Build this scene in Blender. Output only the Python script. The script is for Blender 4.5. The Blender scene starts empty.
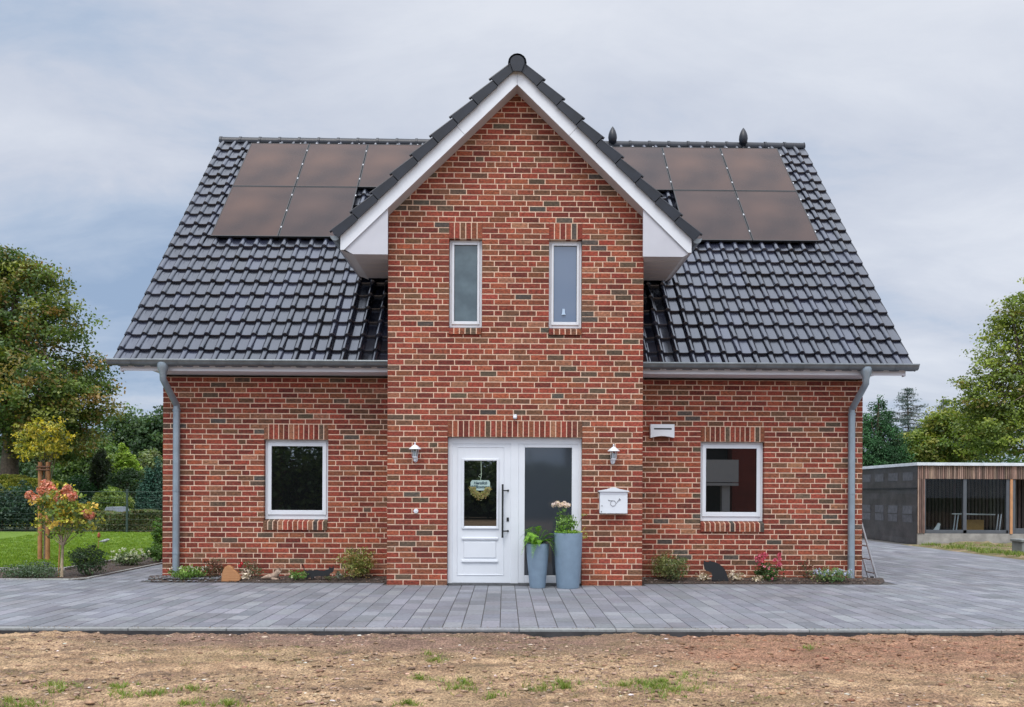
import bpy, math, random
import numpy as np
from mathutils import Vector, Matrix, noise as mnoise
R = math.radians
random.seed(7)
RS = np.random.RandomState(11)
scn = bpy.context.scene
COL = scn.collection

# ------------------------------------------------------------------ camera
F = 858.0
CAM = Vector((-0.16, -13.0, 1.38)); YAW = 0.0133; ROLL = 0.0046; SX = 3.9; SY = 141.0
cam_d = bpy.data.cameras.new('camera'); cam = bpy.data.objects.new('camera', cam_d); COL.objects.link(cam)
cam_d.sensor_width = 36; cam_d.lens = F / 1024 * 36
cam_d.shift_x = -SX / 1024; cam_d.shift_y = SY / 1024
cam_d.clip_start = 0.1; cam_d.clip_end = 3000
cam.matrix_world = Matrix.Translation(CAM) @ Matrix.Rotation(-YAW, 4, 'Z') @ Matrix.Rotation(R(90), 4, 'X') @ Matrix.Rotation(ROLL, 4, 'Z')
scn.camera = cam

def ray(px, py):
    u = px - 512 - SX; v = py - 353.5 - SY
    c, s = math.cos(ROLL), math.sin(ROLL)
    u, v = u * c + v * s, -u * s + v * c
    c, s = math.cos(YAW), math.sin(YAW)
    return Vector((u * c + F * s, -u * s + F * c, -v))
def at(px, py, Y):                       # survey: where the sight line meets the plane y = Y
    d = ray(px, py); t = (Y - CAM.y) / d.y
    p = CAM + d * t
    return p
def gnd(px, py, z=0.0):
    d = ray(px, py); t = (z - CAM.z) / d.z
    return CAM + d * t
def ppm(Y): return F / (Y + 13.0)

# ------------------------------------------------------------------ materials
def new_mat(name):
    m = bpy.data.materials.new(name); m.use_nodes = True
    nt = m.node_tree; b = nt.nodes['Principled BSDF']
    return m, nt, b
def N(nt, t, **kw):
    n = nt.nodes.new(t)
    for k, v in kw.items():
        if k.startswith('i_'): n.inputs[k[2:].replace('_', ' ')].default_value = v
        else: setattr(n, k, v)
    return n
def L(nt, a, b): nt.links.new(a, b)
def coords(nt): return N(nt, 'ShaderNodeTexCoord').outputs['Object']
def rampn(nt, fac, stops):
    r = N(nt, 'ShaderNodeValToRGB')
    e = r.color_ramp.elements
    while len(e) < len(stops): e.new(0.5)
    for i, (p, c) in enumerate(stops):
        e[i].position = p; e[i].color = (*c, 1) if len(c) == 3 else c
    L(nt, fac, r.inputs['Fac']); return r.outputs['Color']
def mixc(nt, a, b, fac, mode='MIX'):
    m = N(nt, 'ShaderNodeMix', data_type='RGBA', blend_type=mode)
    for sock, v in ((m.inputs[6], a), (m.inputs[7], b), (m.inputs[0], fac)):
        if hasattr(v, 'links'): L(nt, v, sock)
        elif isinstance(v, (int, float)): sock.default_value = v
        else: sock.default_value = (*v, 1)
    return m.outputs[2]
def noisen(nt, vec, scale, detail=4, rough=.55, dist=0):
    n = N(nt, 'ShaderNodeTexNoise'); n.inputs['Scale'].default_value = scale
    n.inputs['Detail'].default_value = detail; n.inputs['Roughness'].default_value = rough
    n.inputs['Distortion'].default_value = dist
    if vec is not None: L(nt, vec, n.inputs['Vector'])
    return n.outputs['Fac']
def bump(nt, b, h, strength=.3, dist=.01):
    n = N(nt, 'ShaderNodeBump'); n.inputs['Strength'].default_value = strength; n.inputs['Distance'].default_value = dist
    L(nt, h, n.inputs['Height']); L(nt, n.outputs['Normal'], b.inputs['Normal'])
def plain(name, col, rough=.5, metal=0, var=.12, scale=6, ior=1.5, bmp=0, coat=0):
    m, nt, b = new_mat(name)
    v = coords(nt); f = noisen(nt, v, scale, 5)
    c0 = tuple(x * (1 - var) for x in col); c1 = tuple(min(1, x * (1 + var)) for x in col)
    L(nt, rampn(nt, f, [(.3, c0), (.7, c1)]), b.inputs['Base Color'])
    f2 = noisen(nt, v, scale * 3, 3)
    mr = N(nt, 'ShaderNodeMapRange'); L(nt, f2, mr.inputs[0])
    mr.inputs[3].default_value = max(0.02, rough * .85); mr.inputs[4].default_value = min(1, rough * 1.15)
    L(nt, mr.outputs[0], b.inputs['Roughness'])
    b.inputs['Metallic'].default_value = metal; b.inputs['IOR'].default_value = ior
    b.inputs['Coat Weight'].default_value = coat
    if bmp: bump(nt, b, noisen(nt, v, scale * 8, 4), bmp, .005)
    return m
def tinted(name, rough=.85, var=.25, scale=30, bmp=.4, bdist=.004, ior=1.5, stretch=(1, 1, 1), fade=0, trans=0, big=0):
    """colour per brick / leaf / slab from the 'tint' attribute, varied by noise"""
    m, nt, b = new_mat(name)
    a = N(nt, 'ShaderNodeAttribute', attribute_name='tint').outputs['Color']
    mp = N(nt, 'ShaderNodeMapping'); mp.inputs['Scale'].default_value = stretch
    L(nt, coords(nt), mp.inputs[0]); v = mp.outputs[0]
    f = noisen(nt, v, scale, 5, .65)
    g = rampn(nt, f, [(.34, (1 - var,) * 3), (.66, (1 + var,) * 3)])
    c = mixc(nt, a, g, 1.0, 'MULTIPLY')
    if fade:
        f3 = noisen(nt, v, scale * .35, 4, .7)
        k = rampn(nt, f3, [(.56, (0, 0, 0)), (.72, (fade,) * 3)])
        c = mixc(nt, c, (.34, .185, .105), k)
        f4 = noisen(nt, v, scale * .8, 5, .7)
        c = mixc(nt, c, (.085, .05, .03), rampn(nt, f4, [(.54, (0, 0, 0)), (.68, (.62,) * 3)]))
    if big:
        c = mixc(nt, c, rampn(nt, noisen(nt, coords(nt), big, 5, .6), [(.32, (.80, .79, .77)), (.5, (1, 1, 1)), (.70, (1.13, 1.13, 1.14))]), 1.0, 'MULTIPLY')
    L(nt, c, b.inputs['Base Color'])
    b.inputs['Roughness'].default_value = rough; b.inputs['IOR'].default_value = ior
    if bmp: bump(nt, b, f, bmp, bdist)
    if trans:
        t = N(nt, 'ShaderNodeBsdfTranslucent'); L(nt, mixc(nt, c, (1.5, 1.6, .6), 1.0, 'MULTIPLY'), t.inputs[0])
        mx = N(nt, 'ShaderNodeMixShader'); mx.inputs[0].default_value = trans
        L(nt, b.outputs[0], mx.inputs[1]); L(nt, t.outputs[0], mx.inputs[2])
        L(nt, mx.outputs[0], nt.nodes['Material Output'].inputs['Surface'])
    return m

M = {}
M['brick'] = tinted('brick', .92, .5, 24, .5, .004, stretch=(1, 1, 1.7), fade=.30, big=1.1)
M['mortar'] = plain('mortar', (.68, .485, .36), .95, var=.16, scale=25, bmp=.4)
M['tile'] = tinted('glazed_tile', .15, .15, 3, 0, ior=2.15)
M['tile'].node_tree.nodes['Principled BSDF'].inputs['Specular Tint'].default_value = (.80, .87, 1, 1)
_t = M['tile'].node_tree; _n = noisen(_t, coords(_t), 1.6, 5, .6); _r = N(_t, 'ShaderNodeMapRange'); L(_t, _n, _r.inputs[0])
_r.inputs[1].default_value = .35; _r.inputs[2].default_value = .65; _r.inputs[3].default_value = .15; _r.inputs[4].default_value = .30
L(_t, _r.outputs[0], _t.nodes['Principled BSDF'].inputs['Roughness'])
M['verge'] = plain('verge_tile', (.010, .013, .021), .42, var=.3, scale=5, ior=1.45)
M['white'] = plain('white_pvc', (.66, .69, .73), .35, var=.03, scale=3)
M['white_wood'] = plain('white_board', (.70, .71, .76), .45, var=.05, scale=2)
M['soffit'] = plain('soffit_board', (.50, .47, .46), .5, var=.06, scale=2)  # white underside, pinkish bounce from the brick mixed into the colour
M['zinc'] = plain('zinc', (.17, .19, .20), .40, metal=.5, var=.22, scale=7)
M['zincpipe'] = plain('zinc_pipe', (.27, .325, .37), .42, metal=.45, var=.14, scale=5)
M['black'] = plain('black_metal', (.008, .009, .011), .6, var=.2)
M['lead'] = plain('grey_lead', (.10, .105, .11), .6, var=.3, scale=10)
M['alu'] = plain('aluminium', (.55, .56, .58), .38, metal=.8, var=.1)
M['pot'] = plain('blue_grey_pot', (.175, .245, .32), .62, var=.09, scale=9, bmp=.15)
M['soil'] = plain('bed_soil', (.055, .04, .032), .95, var=.5, scale=30, bmp=.9)
M['bark'] = plain('bark', (.12, .09, .065), .9, var=.4, scale=12, bmp=.6)
M['stake'] = plain('stake_wood', (.36, .17, .07), .8, var=.3, scale=7, bmp=.3)
M['leaf'] = tinted('leaf', .55, .18, 9, 0, trans=.28)
M['needle'] = tinted('needle', .65, .25, 5, 0, trans=.08)
M['petal'] = tinted('petal', .6, .12, 12, 0, trans=.25)
M['stone'] = tinted('stone', .85, .3, 30, .4)
M['paver'] = tinted('paver', .72, .16, 26, .35, .002, big=.9)
M['clod'] = tinted('clod', .95, .35, 40, .6)
M['clear'] = None

def glass(name, base, refl=.12, rough=.01, tint_noise=None):
    m, nt, b = new_mat(name)
    if tint_noise:
        f = noisen(nt, coords(nt), 3.2, 3)
        L(nt, rampn(nt, f, [(.35, base), (.7, tint_noise)]), b.inputs['Base Color'])
    else: b.inputs['Base Color'].default_value = (*base, 1)
    b.inputs['Roughness'].default_value = rough
    b.inputs['IOR'].default_value = 1.5 + refl * 5
    return m
M['glass_dark'] = glass('glass_dark', (.006, .007, .007), .17)
M['glass_frost'] = glass('glass_frosted', (.045, .075, .09), .03, .12, (.085, .13, .15))
M['glass_sky'] = glass('glass_sky_tint', (.085, .13, .21), .07)  # blue base colour stands in for the mirrored sky
M['glass_side'] = glass('glass_smoked', (.035, .042, .052), .03, .05)
m, nt, b = new_mat('glass_clear'); M['clear'] = m
tr = N(nt, 'ShaderNodeBsdfTransparent'); tr.inputs[0].default_value = (.78, .82, .82, 1)
gl = N(nt, 'ShaderNodeBsdfGlossy'); gl.inputs['Roughness'].default_value = .01
mx = N(nt, 'ShaderNodeMixShader'); mx.inputs[0].default_value = .012
L(nt, tr.outputs[0], mx.inputs[1]); L(nt, gl.outputs[0], mx.inputs[2]); L(nt, mx.outputs[0], nt.nodes['Material Output'].inputs['Surface'])
m, nt, b = new_mat('solar_cell'); M['panel'] = m
v = coords(nt); f = noisen(nt, v, .8, 2)
oi = N(nt, 'ShaderNodeObjectInfo').outputs['Random']
c = mixc(nt, rampn(nt, f, [(.32, (.022, .013, .014)), (.68, (.074, .040, .030))]), rampn(nt, oi, [(0, (.8, .85, .95)), (1, (1.2, 1.12, 1.0))]), 1.0, 'MULTIPLY')
L(nt, c, b.inputs['Base Color']); b.inputs['Roughness'].default_value = .25; b.inputs['IOR'].default_value = 1.33
b.inputs['Specular Tint'].default_value = (1, .86, .80, 1)
M['panel_frame'] = plain('panel_frame', (.01, .011, .013), .4)

# ------------------------------------------------------------------ mesh helpers
ORG = {}
def link(o): COL.objects.link(o); return o
def tag(o, label=None, cat=None, group=None, kind=None):
    if label: o['label'] = label
    if cat: o['category'] = cat
    if group: o['group'] = group
    if kind: o['kind'] = kind
    return o
def thing(name, loc, label, cat, group=None, kind=None):
    o = bpy.data.objects.new(name, None); o.empty_display_size = .1
    o.location = loc; link(o); ORG[o.name] = Vector(loc)
    return tag(o, label, cat, group, kind)
class MB:
    def __init__(s): s.v = []; s.f = []; s.m = []; s.c = []; s.col = (1, 1, 1); s.mi = 0
    def face(s, pts, mi=None, col=None):
        n = len(s.v); s.v += [tuple(p) for p in pts]; s.f.append(tuple(range(n, n + len(pts))))
        s.m.append(s.mi if mi is None else mi); s.c.append(col or s.col)
    def mesh(s, vs, fs, mi=None, col=None):
        n = len(s.v); s.v += [tuple(p) for p in vs]
        for f in fs:
            s.f.append(tuple(n + i for i in f)); s.m.append(s.mi if mi is None else mi); s.c.append(col or s.col)
    def box(s, a, b, mi=None, col=None, T=None, skip=()):
        x0, y0, z0 = a; x1, y1, z1 = b
        vs = [(x0, y0, z0), (x1, y0, z0), (x1, y1, z0), (x0, y1, z0), (x0, y0, z1), (x1, y0, z1), (x1, y1, z1), (x0, y1, z1)]
        if T is not None: vs = [T @ Vector(v) for v in vs]
        fs = [(0, 3, 2, 1), (4, 5, 6, 7), (0, 1, 5, 4), (1, 2, 6, 5), (2, 3, 7, 6), (3, 0, 4, 7)]
        s.mesh(vs, [f for i, f in enumerate(fs) if i not in skip], mi, col)
    def bevbox(s, a, b, r=.004, mi=None, col=None, T=None):
        """box with chamfered edges"""
        x0, y0, z0 = a; x1, y1, z1 = b
        vs = []
        idx = {}
        X = (x0, x1); Y = (y0, y1); Z = (z0, z1); sg = (1, -1)
        for i in (0, 1):
            for j in (0, 1):
                for k in (0, 1):
                    idx[i, j, k, 0] = len(vs); vs.append((X[i], Y[j] + sg[j] * r, Z[k] + sg[k] * r))
                    idx[i, j, k, 1] = len(vs); vs.append((X[i] + sg[i] * r, Y[j], Z[k] + sg[k] * r))
                    idx[i, j, k, 2] = len(vs); vs.append((X[i] + sg[i] * r, Y[j] + sg[j] * r, Z[k]))
        fs = []
        for i in (0, 1): fs.append([idx[i, 0, 0, 0], idx[i, 1, 0, 0], idx[i, 1, 1, 0], idx[i, 0, 1, 0]][::(1 if i else -1)])
        for j in (0, 1): fs.append([idx[0, j, 0, 1], idx[1, j, 0, 1], idx[1, j, 1, 1], idx[0, j, 1, 1]][::(-1 if j else 1)])
        for k in (0, 1): fs.append([idx[0, 0, k, 2], idx[1, 0, k, 2], idx[1, 1, k, 2], idx[0, 1, k, 2]][::(1 if k else -1)])
        for i in (0, 1):
            for j in (0, 1): fs.append([idx[i, j, 0, 0], idx[i, j, 0, 1], idx[i, j, 1, 1], idx[i, j, 1, 0]])
            for k in (0, 1): fs.append([idx[i, 0, k, 0], idx[i, 0, k, 2], idx[i, 1, k, 2], idx[i, 1, k, 0]])
        for j in (0, 1):
            for k in (0, 1): fs.append([idx[0, j, k, 1], idx[0, j, k, 2], idx[1, j, k, 2], idx[1, j, k, 1]])
        for i in (0, 1):
            for j in (0, 1):
                for k in (0, 1): fs.append([idx[i, j, k, 0], idx[i, j, k, 1], idx[i, j, k, 2]])
        if T is not None: vs = [T @ Vector(v) for v in vs]
        s.mesh(vs, fs, mi, col)
    def prism(s, poly, y0, y1, mi=None, col=None):
        """outline (x, z) extruded from y0 to y1"""
        n = len(poly)
        vs = [(x, y0, z) for x, z in poly] + [(x, y1, z) for x, z in poly]
        fs = [tuple(range(n)), tuple(range(2 * n - 1, n - 1, -1))] + [(i, i + n, (i + 1) % n + n, (i + 1) % n) for i in range(n)]
        s.mesh(vs, fs, mi, col)
    def tube(s, pts, r, seg=10, mi=None, col=None, cap=True):
        pts = [Vector(p) for p in pts]; n = len(pts)
        rr = r if isinstance(r, (list, tuple)) else [r] * n
        vs = []; up = None
        for i, p in enumerate(pts):
            d = (pts[min(i + 1, n - 1)] - pts[max(i - 1, 0)]).normalized()
            if up is None:
                up = Vector((0, 0, 1)) if abs(d.z) < .9 else Vector((0, 1, 0))
            a = d.cross(up).normalized(); b_ = a.cross(d).normalized(); up = b_
            for k in range(seg):
                t = 2 * math.pi * k / seg
                vs.append(p + (a * math.cos(t) + b_ * math.sin(t)) * rr[i])
        fs = []
        for i in range(n - 1):
            for k in range(seg):
                k2 = (k + 1) % seg
                fs.append((i * seg + k, i * seg + k2, (i + 1) * seg + k2, (i + 1) * seg + k))
        if cap: fs += [tuple(range(seg)), tuple(range(n * seg - 1, (n - 1) * seg - 1, -1))]
        s.mesh(vs, fs, mi, col)
    def lathe(s, prof, c, seg=24, mi=None, col=None):
        cx, cy, cz = c; vs = []; n = len(prof)
        for r, z in prof:
            for k in range(seg):
                t = 2 * math.pi * k / seg; vs.append((cx + r * math.cos(t), cy + r * math.sin(t), cz + z))
        fs = []
        for i in range(n - 1):
            for k in range(seg):
                k2 = (k + 1) % seg; fs.append((i * seg + k, i * seg + k2, (i + 1) * seg + k2, (i + 1) * seg + k))
        fs += [tuple(range(seg))[::-1], tuple(range((n - 1) * seg, n * seg))]
        s.mesh(vs, fs, mi, col)
    def build(s, name, mats, parent=None, smooth=False, label=None, org=None):
        if not isinstance(mats, (list, tuple)): mats = [mats]
        me = bpy.data.meshes.new(name)
        o = Vector((0, 0, 0))
        if parent is not None: o = ORG[parent.name]
        elif org is not None: o = Vector(org)
        me.from_pydata([(v[0] - o.x, v[1] - o.y, v[2] - o.z) for v in s.v], [], s.f)
        for mm in mats: me.materials.append(mm)
        me.polygons.foreach_set('material_index', s.m)
        a = me.attributes.new('tint', 'FLOAT_COLOR', 'CORNER')
        tot = np.array([len(f) for f in s.f]); cc = np.ones((len(s.c), 4)); cc[:, :3] = np.array(s.c)
        a.data.foreach_set('color', np.repeat(cc, tot, axis=0).ravel())
        if smooth:
            me.polygons.foreach_set('use_smooth', [True] * len(s.f))
            if smooth != True:
                me.set_sharp_from_angle(angle=R(smooth))
        me.update()
        ob = bpy.data.objects.new(name, me); link(ob)
        if parent is not None: ob.parent = parent; ORG[ob.name] = o
        else: ob.location = o; ORG[ob.name] = o
        if label: ob['label'] = label
        return ob
def jit(col, v):
    k = 1 + random.uniform(-v, v); return tuple(max(0, c * k * (1 + random.uniform(-v, v) * .3)) for c in col)

def quads_np(name, P, C, mat, parent=None, org=None):
    """P (n,4,3) quads, C (n,3) colours"""
    n = len(P)
    o = ORG[parent.name] if parent is not None else Vector(org or (0, 0, 0))
    me = bpy.data.meshes.new(name)
    V = (P.reshape(-1, 3) - np.array(o)).astype(np.float32)
    me.vertices.add(4 * n); me.vertices.foreach_set('co', V.ravel())
    me.loops.add(4 * n); me.loops.foreach_set('vertex_index', np.arange(4 * n, dtype=np.int32))
    me.polygons.add(n); me.polygons.foreach_set('loop_start', np.arange(0, 4 * n, 4, dtype=np.int32))
    try: me.polygons.foreach_set('loop_total', np.full(n, 4, dtype=np.int32))
    except Exception: pass
    a = me.attributes.new('tint', 'FLOAT_COLOR', 'POINT')
    cc = np.ones((n, 4), np.float32); cc[:, :3] = C
    a.data.foreach_set('color', np.repeat(cc, 4, axis=0).ravel())
    me.materials.append(mat); me.update(calc_edges=True); me.validate()
    ob = bpy.data.objects.new(name, me); link(ob)
    if parent is not None: ob.parent = parent
    else: ob.location = o
    ORG[ob.name] = o
    return ob
def rnd_unit(n):
    v = RS.normal(size=(n, 3)); return v / np.linalg.norm(v, axis=1, keepdims=True)
def leaves_at(C, size, colors, upbias=.6, aspect=.6, out=None):
    """one folded-looking rhombic leaf quad per centre"""
    n = len(C)
    nrm = rnd_unit(n) + np.array([0, 0, upbias])
    if out is not None: nrm += out * .5
    nrm /= np.linalg.norm(nrm, axis=1, keepdims=True)
    a = np.cross(nrm, rnd_unit(n)); a /= np.linalg.norm(a, axis=1, keepdims=True) + 1e-9
    b = np.cross(nrm, a)
    s = (size * RS.uniform(.6, 1.3, n))[:, None]
    P = np.stack([C - a * s * .5, C + b * s * aspect * .5 + nrm * s * .08, C + a * s * .5, C - b * s * aspect * .5 + nrm * s * .08], axis=1)
    return P, colors
def pal(n, palette, w=None, v=.15):
    p = np.array(palette); i = RS.choice(len(p), n, p=None if w is None else np.array(w) / sum(w))
    return p[i] * (1 + RS.uniform(-v, v, (n, 1)))
def clump_cloud(ells, nclump, per, spread, size, palette, w=None, upbias=.5, shell=.55, aspect=.6, flat=.6, cvar=.35, holes=.0, seed=0):
    """leaf clumps spread through a union of ellipsoids (x,y,z,rx,ry,rz)"""
    vol = np.array([e[3] * e[4] * e[5] for e in ells]) ** .8; vol /= vol.sum()
    k = RS.choice(len(ells), nclump, p=vol); E = np.array(ells)[k]
    d = rnd_unit(nclump); r = shell + (1 - shell) * RS.uniform(0, 1, nclump) ** .6
    r *= 1 + .12 * np.sin(d[:, 0] * 7 + d[:, 2] * 9 + seed)
    cc = E[:, :3] + d * E[:, 3:6] * r[:, None]
    bc = pal(nclump, palette, w, cvar)
    idx = np.repeat(np.arange(nclump), per)
    off = np.clip(RS.normal(size=(len(idx), 3)), -1.5, 1.5) * spread * np.array([1, 1, flat])
    sz = RS.uniform(.55, 1.3, nclump)[idx]
    Cn = cc[idx] + off * sz[:, None]
    out = d[idx]
    P, _ = leaves_at(Cn, size, None, upbias, aspect, out)
    return P, bc[idx] * (1.5 + RS.uniform(-.27, .27, (len(idx), 1))), cc

def limbs(mb, base, top, r, targets, seg=7):
    base = Vector(base); top = Vector(top)
    n = 7; pts = []; rr = []
    for i in range(n + 1):
        t = i / n; p = base.lerp(top, t)
        p += Vector((math.sin(t * 5 + base.x), math.cos(t * 4 + base.y), 0)) * r * .35 * math.sin(t * math.pi)
        pts.append(p); rr.append(r * (1.25 - t * 1.0) if i else r * 1.5)
    mb.tube(pts, rr, seg)
    for T in targets:
        T = Vector(T); t0 = random.uniform(.35, .92); s0 = base.lerp(top, t0)
        mid = s0.lerp(T, .5) + Vector((0, 0, (T - s0).length * .10)) + Vector((random.uniform(-.1, .1), random.uniform(-.1, .1), 0)) * (T - s0).length
        r0 = r * (1.1 - t0) * .55 + r * .05
        mb.tube([s0, s0.lerp(mid, .5), mid, mid.lerp(T, .6), T], [r0, r0 * .8, r0 * .55, r0 * .35, r0 * .12], 5, cap=False)

def tree(name, label, cat, base, top, r, ells, nclump, per, spread, size, palette, w=None, group=None, nlimb=30, mat='leaf', **kw):
    t = thing(name, base, label, cat, group)
    P, C, cc = clump_cloud(ells, nclump, per, spread, size, palette, w, **kw)
    quads_np('crown', P, C, M[mat], t)
    mb = MB(); sel = cc[RS.choice(len(cc), min(nlimb, len(cc)), replace=False)]
    limbs(mb, base, top, r, [tuple(c) for c in sel]); mb.build('trunk', M['bark'], t, smooth=True)
    return t
def bush(name, label, cat, c, rx, ry, h, n, size, palette, w=None, group=None, mat='leaf', stems=8, nclump=None, spread=None, upbias=.5, **kw):
    """c at ground level"""
    t = thing(name, c, label, cat, group)
    ell = [(c[0], c[1], c[2] + h * .52, rx, ry, h * .5)]
    nc = nclump or max(20, n // 14)
    P, C, cc = clump_cloud(ell, nc, max(1, n // nc), spread or rx * .16, size, palette, w, upbias=upbias, shell=.25, **kw)
    P[:, :, 2] = np.maximum(P[:, :, 2], c[2] + .005); C = C * .66
    quads_np('foliage', P, C, M[mat], t)
    mb = MB()
    for k in range(stems):
        q = cc[RS.randint(len(cc))]
        mb.tube([(c[0] + random.uniform(-.04, .04), c[1] + random.uniform(-.04, .04), c[2] - .02), ((c[0] + q[0]) / 2, (c[1] + q[1]) / 2, c[2] + (q[2] - c[2]) * .6), q], [rx * .03, rx * .02, rx * .008], 5)
    mb.build('stem', M['bark'], t)
    return t
def flowers(parent, name, pts, rad, petals, size, palette, w=None, mat='petal'):
    if len(pts) <= 70:
        for p in pts:
            n = petals; d = rnd_unit(n)
            q, _ = leaves_at(np.array(p) + d * rad * (.75 + .3 * RS.uniform(size=(n, 1))), size, None, .2, .9, d * 2)
            quads_np(name, q, pal(n, palette, w, .15) * RS.uniform(.85, 1.1), M[mat], parent)
        return
    P = []; C = []
    for p in pts:
        n = petals; d = rnd_unit(n); r = rad * (.75 + .3 * RS.uniform(size=(n, 1)))
        cen = np.array(p) + d * r
        q, _ = leaves_at(cen, size, None, .2, .9, d * 2)
        P.append(q); C.append(pal(n, palette, w, .15) * RS.uniform(.85, 1.1))
    return quads_np(name, np.concatenate(P), np.concatenate(C), M[mat], parent)

# ------------------------------------------------------------------ world
SUN_EL, SUN_AZ = R(60), R(200)     # direction the light comes from: behind the camera, a little to the left
w = bpy.data.worlds.new('World'); scn.world = w; w.use_nodes = True
nt = w.node_tree; nt.nodes.clear()
out = N(nt, 'ShaderNodeOutputWorld')
sky = N(nt, 'ShaderNodeTexSky', sky_type='NISHITA', sun_disc=False, sun_elevation=SUN_EL, sun_rotation=SUN_AZ)
bg1 = N(nt, 'ShaderNodeBackground'); bg1.inputs[1].default_value = .09; L(nt, sky.outputs[0], bg1.inputs[0])
tc = N(nt, 'ShaderNodeTexCoord').outputs['Generated']
sep = N(nt, 'ShaderNodeSeparateXYZ'); L(nt, tc, sep.inputs[0])
def mth(op, a, b=None):
    n = N(nt, 'ShaderNodeMath', operation=op)
    for i, v in enumerate((a, b)):
        if v is None: continue
        if hasattr(v, 'links'): L(nt, v, n.inputs[i])
        else: n.inputs[i].default_value = v
    return n.outputs[0]
# cloud layer coordinates: direction projected onto a high flat sheet
den = mth('ADD', mth('MAXIMUM', sep.outputs[2], 0.0), .22)
cx = mth('DIVIDE', sep.outputs[0], den); cy = mth('DIVIDE', sep.outputs[1], den)
cmb = N(nt, 'ShaderNodeCombineXYZ'); L(nt, cx, cmb.inputs[0]); L(nt, cy, cmb.inputs[1])
mp = N(nt, 'ShaderNodeMapping'); mp.inputs['Scale'].default_value = (.8, 1.25, 1); mp.inputs['Location'].default_value = (3.1, 1.35, 0)
L(nt, cmb.outputs[0], mp.inputs[0])
n1 = noisen(nt, mp.outputs[0], .9, 7, .48, .35)
n2 = noisen(nt, mp.outputs[0], 3.0, 8, .62, .4)
f = mth('ADD', mth('MULTIPLY', n1, .68), mth('MULTIPLY', n2, .34))
# thicker and paler towards the right and upwards, thinner and bluer low on the left
f = mth('ADD', f, mth('MULTIPLY', mth('SUBTRACT', sep.outputs[2], .24), .42))
f = mth('ADD', f, mth('MULTIPLY', sep.outputs[0], .08))
cl = rampn(nt, f, [(.33, (.27, .365, .52)), (.44, (.39, .47, .60)), (.53, (.52, .56, .65)), (.70, (.66, .69, .755))])
# overcast sky: brighter towards the zenith; unseen parts above and behind raised for light
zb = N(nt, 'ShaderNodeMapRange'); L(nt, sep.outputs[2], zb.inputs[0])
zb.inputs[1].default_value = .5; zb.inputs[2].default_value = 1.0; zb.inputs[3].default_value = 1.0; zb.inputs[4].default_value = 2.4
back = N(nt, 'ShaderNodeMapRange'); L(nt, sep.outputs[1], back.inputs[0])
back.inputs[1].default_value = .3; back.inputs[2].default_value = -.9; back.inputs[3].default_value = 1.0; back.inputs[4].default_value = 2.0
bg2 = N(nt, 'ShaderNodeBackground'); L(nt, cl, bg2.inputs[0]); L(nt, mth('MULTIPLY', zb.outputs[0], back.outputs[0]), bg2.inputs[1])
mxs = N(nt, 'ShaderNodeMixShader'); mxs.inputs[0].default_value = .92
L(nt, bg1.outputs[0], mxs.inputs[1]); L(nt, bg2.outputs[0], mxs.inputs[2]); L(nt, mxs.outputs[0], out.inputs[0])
sd = bpy.data.lights.new('sun', 'SUN'); sd.energy = 1.5; sd.angle = R(22); sd.color = (1, .95, .88)
so = link(bpy.data.objects.new('sun', sd))
dirv = Vector((math.sin(R(200)) * math.cos(SUN_EL), math.cos(R(200)) * math.cos(SUN_EL), math.sin(SUN_EL)))
so.rotation_euler = dirv.to_track_quat('Z', 'Y').to_euler(); so.location = (0, 0, 40)
vs_ = scn.view_settings; scn.display_settings.display_device = 'sRGB'
vs_.view_transform = 'Standard'; vs_.look = 'None'; vs_.exposure = .27; vs_.gamma = 1; vs_.use_curve_mapping = False
scn.cycles.max_bounces = 6; scn.cycles.transparent_max_bounces = 12

# ------------------------------------------------------------------ house
GW = 1.9355; WW = 5.66; WY = .88; HB = 10.12            # gable half width, wing half width, wing wall depth, back wall
ROWH = 1 / 12.0
RT = 1.0927; EY = .42; EZ = 3.40                        # main roof: tan pitch, eave line
def roofz(y): return EZ + (y - EY) * RT
house = thing('brick_house', (0, 0, 0), 'red brick house with dark tiled roof and a tall front gable', 'house')
BP = [(.215, .041, .023), (.265, .066, .032), (.15, .029, .018), (.195, .060, .029), (.145, .064, .034), (.095, .062, .040), (.07, .058, .048), (.28, .115, .065), (.24, .048, .028)]
BW = [26, 14, 16, 14, 9, 4, 1.8, 3, 14]
def bcol(): return jit(random.choices(BP, BW)[0], .2)

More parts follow.
